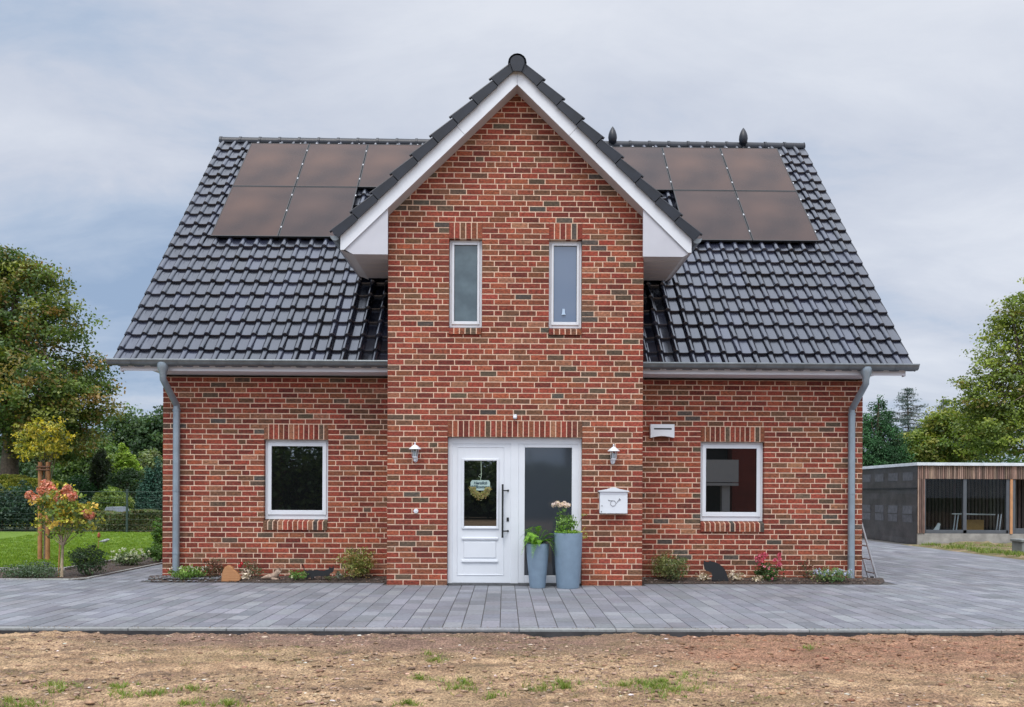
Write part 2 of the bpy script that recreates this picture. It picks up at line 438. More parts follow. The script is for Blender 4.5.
def brickwork(mb, O, U, Nn, row_iv, rows, depth=.10, soldier=()):
    """bricks laid in courses. O origin, U unit along, Nn outward normal; row_iv(k)->[(a,b)]"""
    O = Vector(O); U = Vector(U); Nn = Vector(Nn); Z = Vector((0, 0, 1))
    def W(u, n, z): return O + U * u + Nn * n + Z * z
    def brick(u0, u1, z0, z1, dep=.02, col=None):
        j = random.uniform(-.0018, .0018); c = col or bcol(); e = .0018
        ee = [random.uniform(.0008, .0042) for _ in range(8)]; z0 += random.uniform(-.0012, .0012); z1 += random.uniform(-.0012, .0012)
        a = [W(u0 + ee[0], j, z0 + ee[1]), W(u1 - ee[2], j + random.uniform(-.001, .001), z0 + ee[3]), W(u1 - ee[4], j, z1 - ee[5]), W(u0 + ee[6], j + random.uniform(-.001, .001), z1 - ee[7])]
        b_ = [W(u0, j - .002, z0), W(u1, j - .002, z0), W(u1, j - .002, z1), W(u0, j - .002, z1)]
        d = [W(u0, -dep, z0), W(u1, -dep, z0), W(u1, -dep, z1), W(u0, -dep, z1)]
        mb.mesh(a + b_ + d, [(0, 1, 2, 3), (4, 5, 1, 0), (5, 6, 2, 1), (6, 7, 3, 2), (7, 4, 0, 3), (8, 9, 5, 4), (9, 10, 6, 5), (10, 11, 7, 6), (11, 8, 4, 7)], 0, c)
    J = .0145; prev = {}
    for k in rows:
        z0 = k * ROWH; z1 = z0 + ROWH
        for (a, b_) in row_iv(k):
            if b_ - a < .03: continue
            mb.face([W(a + .003, -.0045, z0), W(b_ - .003, -.0045, z0), W(b_ - .003, -.0045, z1), W(a + .003, -.0045, z1)], 1)
            u = a; first = True
            start = (.115, .178, .115, .24, .178)[(k * 2 + (k // 3)) % 5] if k % 2 else (.24, .178, .24, .115)[(k // 2) % 4]
            while u < b_ - .02:
                ln = start if first else (.115 if random.random() < .07 else .24)
                e = u + ln
                if any(abs(e - q_) < .038 for q_ in prev.get(k - 1, ())):
                    for alt in (.24, .178, .115):
                        if alt != ln and not any(abs(u + alt - q_) < .038 for q_ in prev.get(k - 1, ())):
                            ln = alt; e = u + ln; break
                prev.setdefault(k, []).append(e)
                if b_ - e < .06: e = b_
                edge = first or e >= b_
                brick(u, min(e, b_), z0 + J / 2, z1 - J / 2, depth if edge else .02)
                u = e + J; first = False
    for (a, b_, z0, h) in soldier:
        n = round((b_ - a + J) / ROWH); p = (b_ - a + J) / n
        mb.face([W(a + .003, -.0045, z0), W(b_ - .003, -.0045, z0), W(b_ - .003, -.0045, z0 + h), W(a + .003, -.0045, z0 + h)], 1)
        # mortar underside of the lintel
        mb.face([W(a, -.009, z0 + .004), W(b_, -.009, z0 + .004), W(b_, -depth, z0 + .004), W(a, -depth, z0 + .004)], 1)
        for i in range(n):
            brick(a + i * p, a + (i + 1) * p - J, z0 + J / 2 - .003, z0 + h - J / 2, depth)

def cut(iv, a, b_):
    r = []
    for (x, y) in iv:
        if b_ <= x or a >= y: r.append((x, y)); continue
        if a > x: r.append((x, a))
        if b_ < y: r.append((b_, y))
    return r
# openings: (x0, x1, row0, row1) from survey of the photo
def ox(px, py, Y): return at(px, py, Y).x
gable_open = [(ox(447.3, 510, 0), ox(582, 510, 0), 0, 27), (ox(449, 285, 0), ox(482, 285, 0), 47, 63), (ox(549, 285, 0), ox(582, 285, 0), 47, 63)]
wingL_open = [(ox(263.8, 480, WY), ox(328, 480, WY), 12, 27)]
wingR_open = [(ox(700.6, 480, WY), ox(764.3, 480, WY), 12, 27)]
def make_iv(x0, x1, opens, top=None):
    def f(k):
        z = (k + .5) * ROWH
        a, b_ = x0, x1
        if top:
            a, b_ = top(z, a, b_)
            if b_ <= a: return []
        iv = [(a, b_)]
        for (p, q, r0, r1) in opens:
            lo = r0 - (1 if r0 > 0 else 0)
            if lo <= k < r1 + 3:
                iv = cut(iv, p, q)
        return iv
    return f
def gtop(z, a, b_):
    lim = (7.50 - z) / .9685 + .05
    return max(a, -lim), min(b_, lim)
def reveals(mb, opens, Y, d=.10):
    for (p, q, r0, r1) in opens:
        z0 = (r0 - (1 if r0 else 0)) * ROWH; z1 = r1 * ROWH
        for x in (p - .004, q + .004):
            mb.face([(x, Y + .009, z0), (x, Y + d, z0), (x, Y + d, z1), (x, Y + .009, z1)], 1)
mb = MB()
brickwork(mb, (0, 0, 0), (1, 0, 0), (0, -1, 0), make_iv(-GW, GW, gable_open, gtop), range(0, 91), soldier=[(p, q, r1 * ROWH, 3 * ROWH) for (p, q, r0, r1) in gable_open])
reveals(mb, gable_open, 0)
mb.build('gable_wall', [M['brick'], M['mortar']], house)
for sgn, opn in ((-1, wingL_open), (1, wingR_open)):
    mb = MB()
    a, b_ = (-WW, -GW + .06) if sgn < 0 else (GW - .06, WW)
    brickwork(mb, (0, WY, 0), (1, 0, 0), (0, -1, 0), make_iv(a, b_, opn), range(-1, 39), soldier=[(p, q, r1 * ROWH, 3 * ROWH) for (p, q, r0, r1) in opn])
    reveals(mb, opn, WY)
    mb.build('wall', [M['brick'], M['mortar']], house)
    # side of the projecting gable and the end wall of the house
    mb = MB()
    brickwork(mb, (sgn * GW, 0 if sgn > 0 else WY + .05, 0), (0, sgn, 0), (sgn, 0, 0), lambda k: [(.012, WY + .04)] if k < 40 else [(.012, .85)], range(0, 60), depth=.02)
    O = (sgn * WW, WY if sgn > 0 else HB, 0)
    def side_iv(k):
        z = (k + .5) * ROWH
        half = min((HB - WY) / 2, (8.75 - z) / RT); c_ = (HB - WY) / 2
        return [(c_ - half + .012, c_ + half - .012)] if half > .1 else []
    brickwork(mb, O, (0, sgn, 0), (sgn, 0, 0), side_iv, range(0, 105), depth=.02)
    mb.build('end_wall', [M['brick'], M['mortar']], house)
# back wall
mb = MB(); mb.box((-WW + .03, HB - .1, -.1), (WW - .03, HB, 3.2), 0, (.33, .08, .06)); mb.build('back_wall', [M['brick']], house)

# ---- roof tiles
TW = .25; TL = .375
def tprof(u):      # u in 0..1 across a tile: roll on the left part, shallow pan to the right
    if u < .04: return .0 + u / .04 * .020
    if u < .40:
        t = (u - .04) / .36; return .020 + .036 * math.sin(t * math.pi) ** .6
    if u < .46: return .020 - (u - .40) / .06 * .018
    t = (u - .46) / .54; return .002 + .006 * (math.cos(t * 2 * math.pi) * .5 + .5) * (1 if t > .5 else .5)
US = [0, .03, .04, .06, .10, .15, .20, .25, .30, .35, .385, .40, .43, .46, .55, .7, .85, 1.0]
PF = [tprof(u) for u in US]
def tiles(mb, O, U, S, Nn, ncol, nrow, keep=lambda c: True, tw=TW, tl=TL, mirror=False):
    O = Vector(O); U = Vector(U); S = Vector(S).normalized(); Nn = Vector(Nn).normalized()
    cc = (.007, .008, .014)
    for r in range(nrow):
        for c in range(ncol):
            ctr = O + U * ((c + .5) * tw) + S * ((r + .5) * tl)
            if not keep(ctr): continue
            j1 = random.uniform(-.0022, .0022); j2 = random.uniform(-.0035, .0035); j3 = random.uniform(-.003, .003)
            k = len(US); vs = []
            for (t, lift) in ((0, -.004), (0, .030), (.014, .038), (.5, .022), (1.06, 0.0)):
                for u, h in zip(US, PF):
                    hh = (h if lift > 0 or t > .5 else h * .6) + lift + (u - .5) * j1 * 2 + j2 * (1 - t) + .004
                    if t == 1.06: hh = h * .9
                    vs.append(O + U * ((c + u * 1.0) * tw) + S * ((r + t) * tl + j3) + Nn * hh)
            fs = [(a * k + i, a * k + i + 1, (a + 1) * k + i + 1, (a + 1) * k + i) for a in range(4) for i in range(k - 1)]
            kk = random.choice((.5, .8, 1, 1.3, 2.6))
            mb.mesh(vs, fs, 0, tuple(x * kk for x in cc))
ND = Vector((0, -math.sin(math.atan(RT)), math.cos(math.atan(RT))))
SD = Vector((0, math.cos(math.atan(RT)), math.sin(math.atan(RT))))
RX = 6.25; RIDGE_Y = 5.5; RIDGE_Z = roofz(RIDGE_Y)
GAP_Z = 7.70                                        # top of the bargeboards at the gable apex
GS = .9685                                          # gable roof slope
def gtopz(x): return GAP_Z + .06 - GS * abs(x)      # gable roof covering, underside
mb = MB()
def keepmain(c):
    if abs(c.x) < 1.85 and c.z < gtopz(c.x): return False
    if abs(c.x) < 2.5 and c.z < gtopz(c.x) - .35 and c.z > 5.15: return False
    return True
slope_len = (RIDGE_Y - EY) / math.cos(math.atan(RT)); NR = 20; TLm = slope_len / NR * .995
tiles(mb, Vector((-RX, EY - .06, EZ - .06 * RT)), (1, 0, 0), SD, ND, 50, NR, keepmain, tw=2 * RX / 50, tl=TLm)
tiles(mb, Vector((RX, 2 * RIDGE_Y - EY + .06, EZ - .06 * RT)), (-1, 0, 0), (0, -SD.y, SD.z), (0, -ND.y, ND.z), 50, NR, tw=2 * RX / 50, tl=TLm)
# underlay so nothing shows through between the tiles
mb.face([(-RX + .03, EY, EZ - .03), (-GW + .02, EY, EZ - .03), (-GW + .02, RIDGE_Y, RIDGE_Z - .03), (-RX + .03, RIDGE_Y, RIDGE_Z - .03)], 1)
mb.face([(GW - .02, EY, EZ - .03), (RX - .03, EY, EZ - .03), (RX - .03, RIDGE_Y, RIDGE_Z - .03), (GW - .02, RIDGE_Y, RIDGE_Z - .03)], 1)
mb.face([(-GW + .02, 4.0, roofz(4.0) - .03), (GW - .02, 4.0, roofz(4.0) - .03), (GW - .02, RIDGE_Y, RIDGE_Z - .03), (-GW + .02, RIDGE_Y, RIDGE_Z - .03)], 1)
mb.face([(-RX + .03, 2 * RIDGE_Y - EY, EZ - .03), (RX - .03, 2 * RIDGE_Y - EY, EZ - .03), (RX - .03, RIDGE_Y, RIDGE_Z - .03), (-RX + .03, RIDGE_Y, RIDGE_Z - .03)], 1)
roof = mb.build('roof', [M['tile'], M['verge']], house, smooth=50)
# verge flaps at the ends of the main roof
for sgn in (-1, 1):
    mb = MB()
    for r in range(NR):
        for fb in (0, 1):
            p0 = Vector((0, EY - .06, EZ - .06 * RT)) + SD * (r * TLm); p1 = p0 + SD * (TLm * 1.06)
            q = [p0 + ND * .045, p1 + ND * .02, p1 - ND * .11, p0 - ND * (.09 if r else .0)]
            if fb: q = [Vector((0, 2 * RIDGE_Y - v.y, v.z)) for v in q]
            x0, x1 = sgn * (RX - .003), sgn * (RX + .017)
            vs = [Vector((x0, v.y, v.z)) for v in q] + [Vector((x1, v.y, v.z)) for v in q]
            mb.mesh(vs, [(0, 1, 2, 3), (7, 6, 5, 4), (0, 4, 5, 1), (1, 5, 6, 2), (2, 6, 7, 3), (3, 7, 4, 0)], 0)
    mb.build('verge', M['verge'], house)
# ridge caps
def ridge(mb, a, b_, rad, step=.42, squash=1.0):
    a = Vector(a); b_ = Vector(b_); d = (b_ - a); n = max(1, round(d.length / step)); d = d / n
    ax = d.normalized(); side = ax.cross(Vector((0, 0, 1))).normalized(); up = Vector((0, 0, 1))
    for i in range(n):
        p0 = a + d * i - ax * .02; p1 = a + d * (i + 1) + ax * .02
        vs = []; seg = 10
        for (p, rr) in ((p0, rad * 1.10), (p0 + ax * .05, rad * 1.10), (p0 + ax * .055, rad * 1.0), (p1, rad * .94)):
            for k in range(seg + 1):
                t = math.pi * (-.12 + 1.24 * k / seg)
                vs.append(p + side * math.cos(t) * rr + up * (math.sin(t) * rr * squash))
        fs = [(q * (seg + 1) + k, q * (seg + 1) + k + 1, (q + 1) * (seg + 1) + k + 1, (q + 1) * (seg + 1) + k) for q in range(3) for k in range(seg)]
        mb.mesh(vs, fs, 0)
mb = MB()
ridge(mb, (-RX - .02, RIDGE_Y, RIDGE_Z - .035), (RX + .02, RIDGE_Y, RIDGE_Z - .035), .105)
for sgn in (-1, 1):
    mb.prism([(0, 0)], 0, 0) if False else None
    pts = [(sgn * (RX + .03), RIDGE_Y + math.cos(math.pi * (-.12 + 1.24 * k / 10)) * .113, RIDGE_Z - .035 + math.sin(math.pi * (-.12 + 1.24 * k / 10)) * .113) for k in range(11)]
    mb.face(pts)
mb.build('ridge', M['verge'], house, smooth=40)
for sgn, lab in ((-1, 'white eaves box and fascia'), (1, 'white eaves box and fascia')):
    # boxed eaves
    mb = MB()
    xa, xb = (-6.14, -GW + .004) if sgn < 0 else (GW - .004, 6.14)
    mb.bevbox((xa, EY + .015, 3.282), (xb, EY + .04, 3.40), .002)
    mb.box((max(xa, -WW - .02) + .003, EY + .042, 3.288), (min(xb, WW + .02) - .003, WY + .3, 3.305))
    ends = xa if sgn < 0 else xb
    mb.box((ends + (-.01 if sgn < 0 else -.012), EY + .012, 3.27), (ends + (.012 if sgn < 0 else .01), EY + .10, 3.42))
    mb.build('eaves_box', M['white_wood'], house)
    # half-round gutter
    mb = MB()
    xa, xb = (-6.29, -GW - .004) if sgn < 0 else (GW + .004, 6.29)
    yc, zc, rad = EY - .075, 3.425, .078
    prof = [(-rad - .0, .012), (-rad - .014, .010), (-rad - .014, -.006), (-rad, -.006)] + [(-rad * math.cos(t), -rad * math.sin(t)) for t in [math.pi * k / 12 for k in range(1, 12)]] + [(rad, 0), (rad, .03)]
    n = len(prof)
    vs = [(xa, yc + p, zc + q) for p, q in prof] + [(xb, yc + p, zc + q) for p, q in prof]
    mb.mesh(vs, [(i, i + 1, n + i + 1, n + i) for i in range(n - 1)])
    vs = [(xa, yc + p * .96, zc + q * .96) for p, q in prof] + [(xb, yc + p * .96, zc + q * .96) for p, q in prof]
    mb.mesh(vs, [(i + 1, i, n + i, n + i + 1) for i in range(n - 1)])
    for xe in (xa, xb):
        mb.face([(xe, yc + p, zc + q) for p, q in prof])
    mb.tube([(xa, yc - rad - .004, zc + .008), (xb, yc - rad - .004, zc + .008)], .011, 8)
    for k in range(6):
        xk = xa + (xb - xa) * (k + .5) / 6
        mb.tube([(xk, yc - rad * math.cos(t) * 1.03, zc - rad * math.sin(t) * 1.03) for t in [math.pi * k2 / 10 for k2 in range(11)]], .006, 5)
    for xk in (xa + (xb - xa) * .42, xa + (xb - xa) * .8):
        mb.box((xk - .003, yc - rad - .016, zc - .012), (xk + .012, yc - rad - .002, zc + .016))
    mb.build('gutter', M['zinc'], house, smooth=40)
    # downpipe with swan neck
    px = ox(163, 370, .35) if sgn < 0 else ox(866, 370, .35)
    wx = at(176.3, 480, WY - .09).x if sgn < 0 else at(851.5, 480, WY - .09).x
    mb = MB()
    mb.lathe([(.085, .02), (.088, -.02), (.080, -.07), (.060, -.12), (.052, -.16)], (px, yc, zc - .05), 18)
    pts = [(px, yc, 3.24), (px, yc + .01, 3.14)]
    tgt = (wx, WY - .09, 2.78)
    p1 = Vector((px, yc + .01, 3.14)); p3 = Vector(tgt)
    for t in (.12, .3, .5, .7, .88): pts.append(tuple(p1.lerp(p3, t)))
    pts += [tgt, (wx, WY - .09, 2.68)]
    mb.tube(pts, .050, 14)
    mb.tube([(wx, WY - .09, 2.72), (wx, WY - .09, -.02)], .054, 14)
    for z in (2.70, 1.42, .42):
        mb.tube([(wx, WY - .09, z - .013), (wx, WY - .09, z + .013)], .060, 14)
        mb.box((wx - .012, WY - .06, z - .012), (wx + .012, WY + .0, z + .012))
    mb.build('downpipe', M['zincpipe'], house, smooth=40)

# ---- gable roof
BY = -.30
g = 2.60; BV = .25
for sgn in (-1, 1):
    mb = MB()
    zt = GAP_Z - GS * g
    poly = [(sgn * .002, GAP_Z), (sgn * g, zt), (sgn * g, zt - .20)]
    xl = (GAP_Z - BV - (zt - .20)) / GS
    if xl < g: poly += [(sgn * xl, zt - .20)]
    poly += [(sgn * .002, GAP_Z - BV)]
    mb.prism(poly if sgn < 0 else poly[::-1], BY, BY + .025)
    for s_ in (.9,):
        q0 = Vector((sgn * s_, 0, GAP_Z - GS * s_)); nn_ = Vector((sgn * GS, 0, 1)).normalized(); ss_ = Vector((-sgn, 0, GS)).normalized()
        vs = [q0, q0 + ss_ * .004, q0 + ss_ * .004 - nn_ * .18, q0 - nn_ * .18]
        mb.face([(v.x, BY - .0015, v.z) for v in vs], 1)
    mb.build('bargeboard', [M['white'], M['lead']], house)
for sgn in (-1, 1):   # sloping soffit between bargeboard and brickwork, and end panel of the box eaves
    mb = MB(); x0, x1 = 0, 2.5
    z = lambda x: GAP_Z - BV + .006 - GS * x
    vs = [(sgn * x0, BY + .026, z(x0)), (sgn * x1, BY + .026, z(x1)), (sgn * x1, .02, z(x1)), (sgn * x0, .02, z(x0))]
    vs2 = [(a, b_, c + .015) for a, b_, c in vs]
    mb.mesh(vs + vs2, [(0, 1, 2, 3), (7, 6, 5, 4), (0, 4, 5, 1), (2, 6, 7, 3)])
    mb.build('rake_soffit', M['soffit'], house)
M['panel_board'] = plain('panel_board', (.49, .50, .545), .5, var=.05, scale=2)  # white board darkened: shade of the bargeboard put into its colour
SZ = at(370, 254.3, BY + .03).z
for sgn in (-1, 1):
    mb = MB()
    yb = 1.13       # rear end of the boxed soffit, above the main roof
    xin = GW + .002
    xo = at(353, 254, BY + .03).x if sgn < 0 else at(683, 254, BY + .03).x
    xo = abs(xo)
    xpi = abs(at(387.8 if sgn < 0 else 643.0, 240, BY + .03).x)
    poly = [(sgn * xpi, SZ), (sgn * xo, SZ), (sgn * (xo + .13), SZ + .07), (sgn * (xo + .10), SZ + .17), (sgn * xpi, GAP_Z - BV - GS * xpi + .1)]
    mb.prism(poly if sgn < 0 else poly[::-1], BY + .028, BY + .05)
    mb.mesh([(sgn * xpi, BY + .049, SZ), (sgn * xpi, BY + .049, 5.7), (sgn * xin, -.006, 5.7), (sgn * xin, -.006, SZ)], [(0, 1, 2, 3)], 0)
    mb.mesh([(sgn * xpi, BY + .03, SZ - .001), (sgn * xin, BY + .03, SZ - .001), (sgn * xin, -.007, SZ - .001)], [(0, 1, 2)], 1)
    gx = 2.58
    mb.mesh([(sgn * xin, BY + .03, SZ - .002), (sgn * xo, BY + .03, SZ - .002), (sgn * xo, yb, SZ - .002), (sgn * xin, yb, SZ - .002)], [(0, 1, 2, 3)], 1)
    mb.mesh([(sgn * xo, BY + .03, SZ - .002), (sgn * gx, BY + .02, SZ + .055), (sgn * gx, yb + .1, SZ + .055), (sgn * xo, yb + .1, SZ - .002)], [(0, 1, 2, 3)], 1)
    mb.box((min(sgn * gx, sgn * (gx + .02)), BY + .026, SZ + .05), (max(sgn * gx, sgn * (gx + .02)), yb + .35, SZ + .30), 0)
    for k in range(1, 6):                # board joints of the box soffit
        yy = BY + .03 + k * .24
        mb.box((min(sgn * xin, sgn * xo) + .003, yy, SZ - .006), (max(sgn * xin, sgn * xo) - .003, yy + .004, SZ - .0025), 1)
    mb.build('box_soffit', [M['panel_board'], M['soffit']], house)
    # side gutter of the gable
    mb = MB(); xc, zc, rad = sgn * (gx + .095), zt + .0, .068
    y0, y1 = BY - .02, yb + .14
    prof = [(rad * math.cos(t), -rad * math.sin(t)) for t in [math.pi * k / 12 for k in range(13)]]
    n = len(prof)
    mb.mesh([(xc + p, y0, zc + q) for p, q in prof] + [(xc + p, y1, zc + q) for p, q in prof], [(i, i + 1, n + i + 1, n + i) for i in range(n - 1)])
    mb.mesh([(xc + p * .95, y0, zc + q * .95) for p, q in prof] + [(xc + p * .95, y1, zc + q * .95) for p, q in prof], [(i + 1, i, n + i, n + i + 1) for i in range(n - 1)])
    mb.face([(xc + p * 1.04, y0 - .002, zc + q * 1.04) for p, q in prof]); mb.face([(xc + p, y1, zc + q) for p, q in prof])
    mb.tube([(xc + sgn * rad, y0, zc), (xc + sgn * rad, y1, zc)], .009, 6)
    mb.build('gutter', M['zinc'], house, smooth=40)
# gable roof covering: tiles run up to its ridge from both sides
mb = MB(); NRG = 9; s_len = math.hypot(2.63, 2.63 * GS)
GYB = 4.6
for sgn in (-1, 1):
    S = Vector((-sgn, 0, GS)).normalized(); Nn = Vector((sgn * GS, 0, 1)).normalized()
    O = Vector((sgn * 2.63, BY - .03, GAP_Z - GS * 2.63)) + Nn * .07
    def kg(c, sgn=sgn): return c.z > roofz(c.y) - .12
    if sgn > 0:
        tiles(mb, O, (0, 1, 0), S, Nn, 20, NRG, kg, tl=s_len / NRG)
    else:
        tiles(mb, O + Vector((0, 20 * TW, 0)), (0, -1, 0), S, Nn, 20, NRG, kg, tl=s_len / NRG)
    a = Vector((sgn * 2.62, BY, GAP_Z - GS * 2.62)) + Nn * .05; c_ = Vector((0, BY, GAP_Z + .06))
    mb.face([a, c_, c_ + Vector((0, GYB, 0)), a + Vector((0, 1.8, 0))], 1)
mb.build('gable_roof', [M['tile'], M['verge']], house, smooth=50)
tlg = s_len / NRG
for sgn in (-1, 1):       # stepped
    mb = MB()
    #  verge tiles over the bargeboards
    S = Vector((-sgn, 0, GS)).normalized(); Nn = Vector((sgn * GS, 0, 1)).normalized()
    for r in range(NRG + 0):
        o = Vector((sgn * 2.63, 0, GAP_Z - GS * 2.63)) + S * (r * tlg)
        p0 = o - Nn * .006; p1 = o + Nn * .132; q1 = o + S * (tlg * 1.0 - .012) + Nn * .082; q0 = o + S * (tlg * 1.0 - .012) - Nn * .018
        ys = (BY - .055, BY - .03)
        vs = [Vector((p.x, ys[0], p.z)) for p in (p0, q0, q1, p1)] + [Vector((p.x, ys[1], p.z)) for p in (p0, q0, q1, p1)]
        mb.mesh(vs, [(0, 1, 2, 3), (7, 6, 5, 4), (0, 4, 5, 1), (1, 5, 6, 2), (2, 6, 7, 3), (3, 7, 4, 0)])
        # rolled top edge and overlap collar
        a = o - S * .03 + Nn * .140; b_ = o + S * tlg + Nn * .088
        mb.tube([(a.x, BY - .034, a.z), (b_.x, BY - .034, b_.z)], .020, 8)
        cpt = o + S * .05
        vs = []
        for yy in (BY - .060, BY - .04):
            for (s_, n_) in ((.0, -.014), (.035, -.014), (.035, .13), (.0, .132)):
                p = o + S * s_ + Nn * n_; vs.append((p.x, yy, p.z))
        mb.mesh(vs, [(0, 1, 2, 3), (7, 6, 5, 4), (0, 4, 5, 1), (1, 5, 6, 2), (2, 6, 7, 3), (3, 7, 4, 0)])
    mb.build('gable_verge', M['verge'], house, smooth=35)
mb = MB(); RC = Vector((0, BY - .06, GAP_Z + .035))
ridge(mb, RC, RC + Vector((0, 4.7, 0)), .125, .40)
poly = [(.105 * math.cos(t), .105 * math.sin(t)) for t in [math.pi * k / 12 for k in range(13)]]
poly = [(x, RC.z + z) for x, z in poly] + [(-.10, RC.z - .02), (-.062, RC.z - .125), (.062, RC.z - .125), (.10, RC.z - .02)]
mb.prism(poly[::-1], BY - .085, BY - .062)
mb.build('ridge_cap', M['verge'], house, smooth=40)
# ridge finials
for px, py in ((612, 142), (742, 145)):
    p = at(px, py, RIDGE_Y)
    t = MB()
    prof = [(0.03, -.16), (.082, -.09), (.096, -.01), (.088, .06), (.066, .13), (.036, .19), (.004, .235)]
    t.lathe(prof, (p.x, RIDGE_Y - .10, 9.06), 14)
    t.tube([(p.x, RIDGE_Y - .10, 8.80), (p.x, RIDGE_Y - .10, 8.95)], .022, 8)
    t.build('ridge_finial', M['verge'], house, smooth=True)

# ---- windows and door (set back in the openings)
def ring(mb, x0, x1, z0, z1, w, y0, y1, mi=0, wb=None, wt=None, r=.004):
    wb = w if wb is None else wb; wt = w if wt is None else wt
    mb.bevbox((x0, y0, z0), (x0 + w, y1, z1), r, mi); mb.bevbox((x1 - w, y0, z0), (x1, y1, z1), r, mi)
    mb.bevbox((x0 + w - .001, y0 + .0015, z0), (x1 - w + .001, y1, z0 + wb), r, mi); mb.bevbox((x0 + w - .001, y0 + .0015, z1 - wt), (x1 - w + .001, y1, z1), r, mi)
def sill(parent, x0, x1, zt, Y, h=.118):
    mb = MB(); n = round((x1 - x0 + .01) / .0833); p = (x1 - x0 + .01) / n
    mb.mesh([(x0 + .004, Y - .024, zt - h + .004), (x1 - .018, Y - .024, zt - h + .004), (x1 - .018, Y - .024, zt - .037), (x0 + .004, Y - .024, zt - .037)], [(0, 1, 2, 3)], 1)
    mb.mesh([(x0 + .004, Y - .024, zt - .037), (x1 - .018, Y - .024, zt - .037), (x1 - .018, Y + .115, zt - .001), (x0 + .004, Y + .115, zt - .001)], [(0, 1, 2, 3)], 1)
    for i in range(n):
        a = x0 + i * p; b_ = a + p - .0165; c = jit(random.choice(BP), .2); j = random.uniform(-.002, .002)
        vs = [(a, Y - .028 + j, zt - h), (b_, Y - .028 + j, zt - h), (b_, Y + .10, zt - h), (a, Y + .10, zt - h), (a, Y - .028 + j, zt - .034), (b_, Y - .028 + j, zt - .034), (b_, Y + .115, zt + .002), (a, Y + .115, zt + .002)]
        mb.mesh(vs, [(0, 3, 2, 1), (4, 5, 6, 7), (0, 1, 5, 4), (1, 2, 6, 5), (3, 0, 4, 7)], 0, c)
    mb.build('sill', [M['brick'], M['mortar']], parent)
def window(op, Y, mat, label, hinge=1, drop=0, thin=False):
    p, q, r0, r1 = op; z0 = r0 * ROWH - drop; z1 = r1 * ROWH
    # the opening is deeper than the brick: dark lining behind
    yf = Y + .085
    w = MB(); fw = .034 if not thin else .03
    ring(w, p + .001, q - .001, z0 + .002, z1 - .001, fw + .02, yf, yf + .07, wb=fw + (.055 if not thin else .03))
    fr = w.build('window', M['white'], house, label=label)
    s = MB()
    a, b_, c, d = p + fw + .02, q - fw - .02, z0 + fw + (.055 if not thin else .03), z1 - fw - .02
    if hinge > 0: b_ -= .0
    sw = .062 if not thin else .036
    s_off = .022
    ring(s, a - .012, b_ + .012, c - .012, d + .012, sw, yf - .018, yf + .05, wb=sw + .012)
    s.build('sash', M['white'], fr)
    g_ = MB(); g_.box((a + sw - .02, yf + .01, c + sw - .02), (b_ - sw + .02, yf + .022, d - sw + .02)); g_.build('pane', mat, fr)
    k = MB(); ring(k, a + sw - .016, b_ - sw + .016, c + sw - .008, d - sw + .016, .008, yf - .004, yf + .012, r=.001); k.build('gasket', M['black'], fr)
    sill(fr, p + .0, q - .0, z0 + .002, Y, .118 if thin else .168)
    return fr
window(wingL_open[0], WY, M['glass_dark'], 'white framed window with very dark glass left of the gable', drop=.042)
window(wingR_open[0], WY, M['glass_dark'], 'white framed window mirroring a balcony right of the gable', drop=.042)
window(gable_open[1], 0, M['glass_frost'], 'narrow upper window with milky grey glass', thin=True)
wr = window(gable_open[2], 0, M['glass_sky'], 'narrow upper window with pale blue glass', thin=True)

# door unit
p, q, r0, r1 = gable_open[0]; zt = r1 * ROWH
yf = .085
def X(px): return at(px, 510, yf).x
def Zp(py): return at(515, py, yf).z
fr = MB()
x_post0, x_post1 = X(510.5), X(518.5)
fr.bevbox((p + .001, yf, 0.012), (X(452.5), yf + .07, zt - .001)); fr.bevbox((q - .055, yf, 0.012), (q - .001, yf + .07, zt - .001))
fr.bevbox((p + .05, yf + .002, Zp(444)), (q - .05, yf + .07, zt - .001))
fr.bevbox((x_post0, yf + .0015, .012), (x_post1, yf + .07, zt - .03))
frame = fr.build('entrance_frame', M['white'], house, label='white frame around the entrance door and its side window')
th = MB(); th.box((p + .01, yf - .03, 0.0), (q - .01, yf + .06, .028)); th.build('threshold', M['lead'], frame)
# leaf
lf = MB(); lx0, lx1, lz0, lz1 = X(452.5) - .006, x_post0 + .006, .03, Zp(444) + .004
gx0, gx1, gz0, gz1 = X(464), X(496.5), Zp(526.3), Zp(461)
ly = yf + .012
lf.bevbox((lx0, ly, lz0), (gx0, ly + .05, lz1), .003); lf.bevbox((gx1, ly, lz0), (lx1, ly + .05, lz1), .003)
lf.bevbox((gx0 - .002, ly + .001, gz1), (gx1 + .002, ly + .05, lz1), .003); lf.bevbox((gx0 - .002, ly + .001, lz0), (gx1 + .002, ly + .05, gz0), .003)
# raised leaf panel outline, glazing bead and lower mouldings
ring(lf, X(457), X(504), Zp(575.5), Zp(446.8), .012, ly - .009, ly + .004, r=.003)
door = lf.build('door', M['white'], house, label='white panelled entrance door with a glazed upper half')
bead = MB(); ring(bead, X(461.8), X(498.8), Zp(529.2), Zp(458.8), .034, ly - .024, ly + .01, r=.008); bead.build('glazing_bead', M['white'], door)
gp = MB(); gp.box((gx0 - .004, ly + .006, gz0 - .004), (gx1 + .004, ly + .014, gz1 + .004)); gp.build('pane', M['glass_dark'], door)
mo = MB()
for (pa, pb) in ((537.3, 539.9), (559.9, 562.6)):
    mo.bevbox((X(461.5), ly - .022, Zp(pb)), (X(498.3), ly + .003, Zp(pa)), .007)
mo.bevbox((X(464), ly - .010, Zp(558)), (X(496), ly + .003, Zp(542)), .006)
mo.build('moulding', M['white'], door)
hd = MB()
hx = X(502.6)
hd.tube([(hx, ly - .07, Zp(484.3)), (hx, ly - .07, Zp(537.6))], .0145, 12)
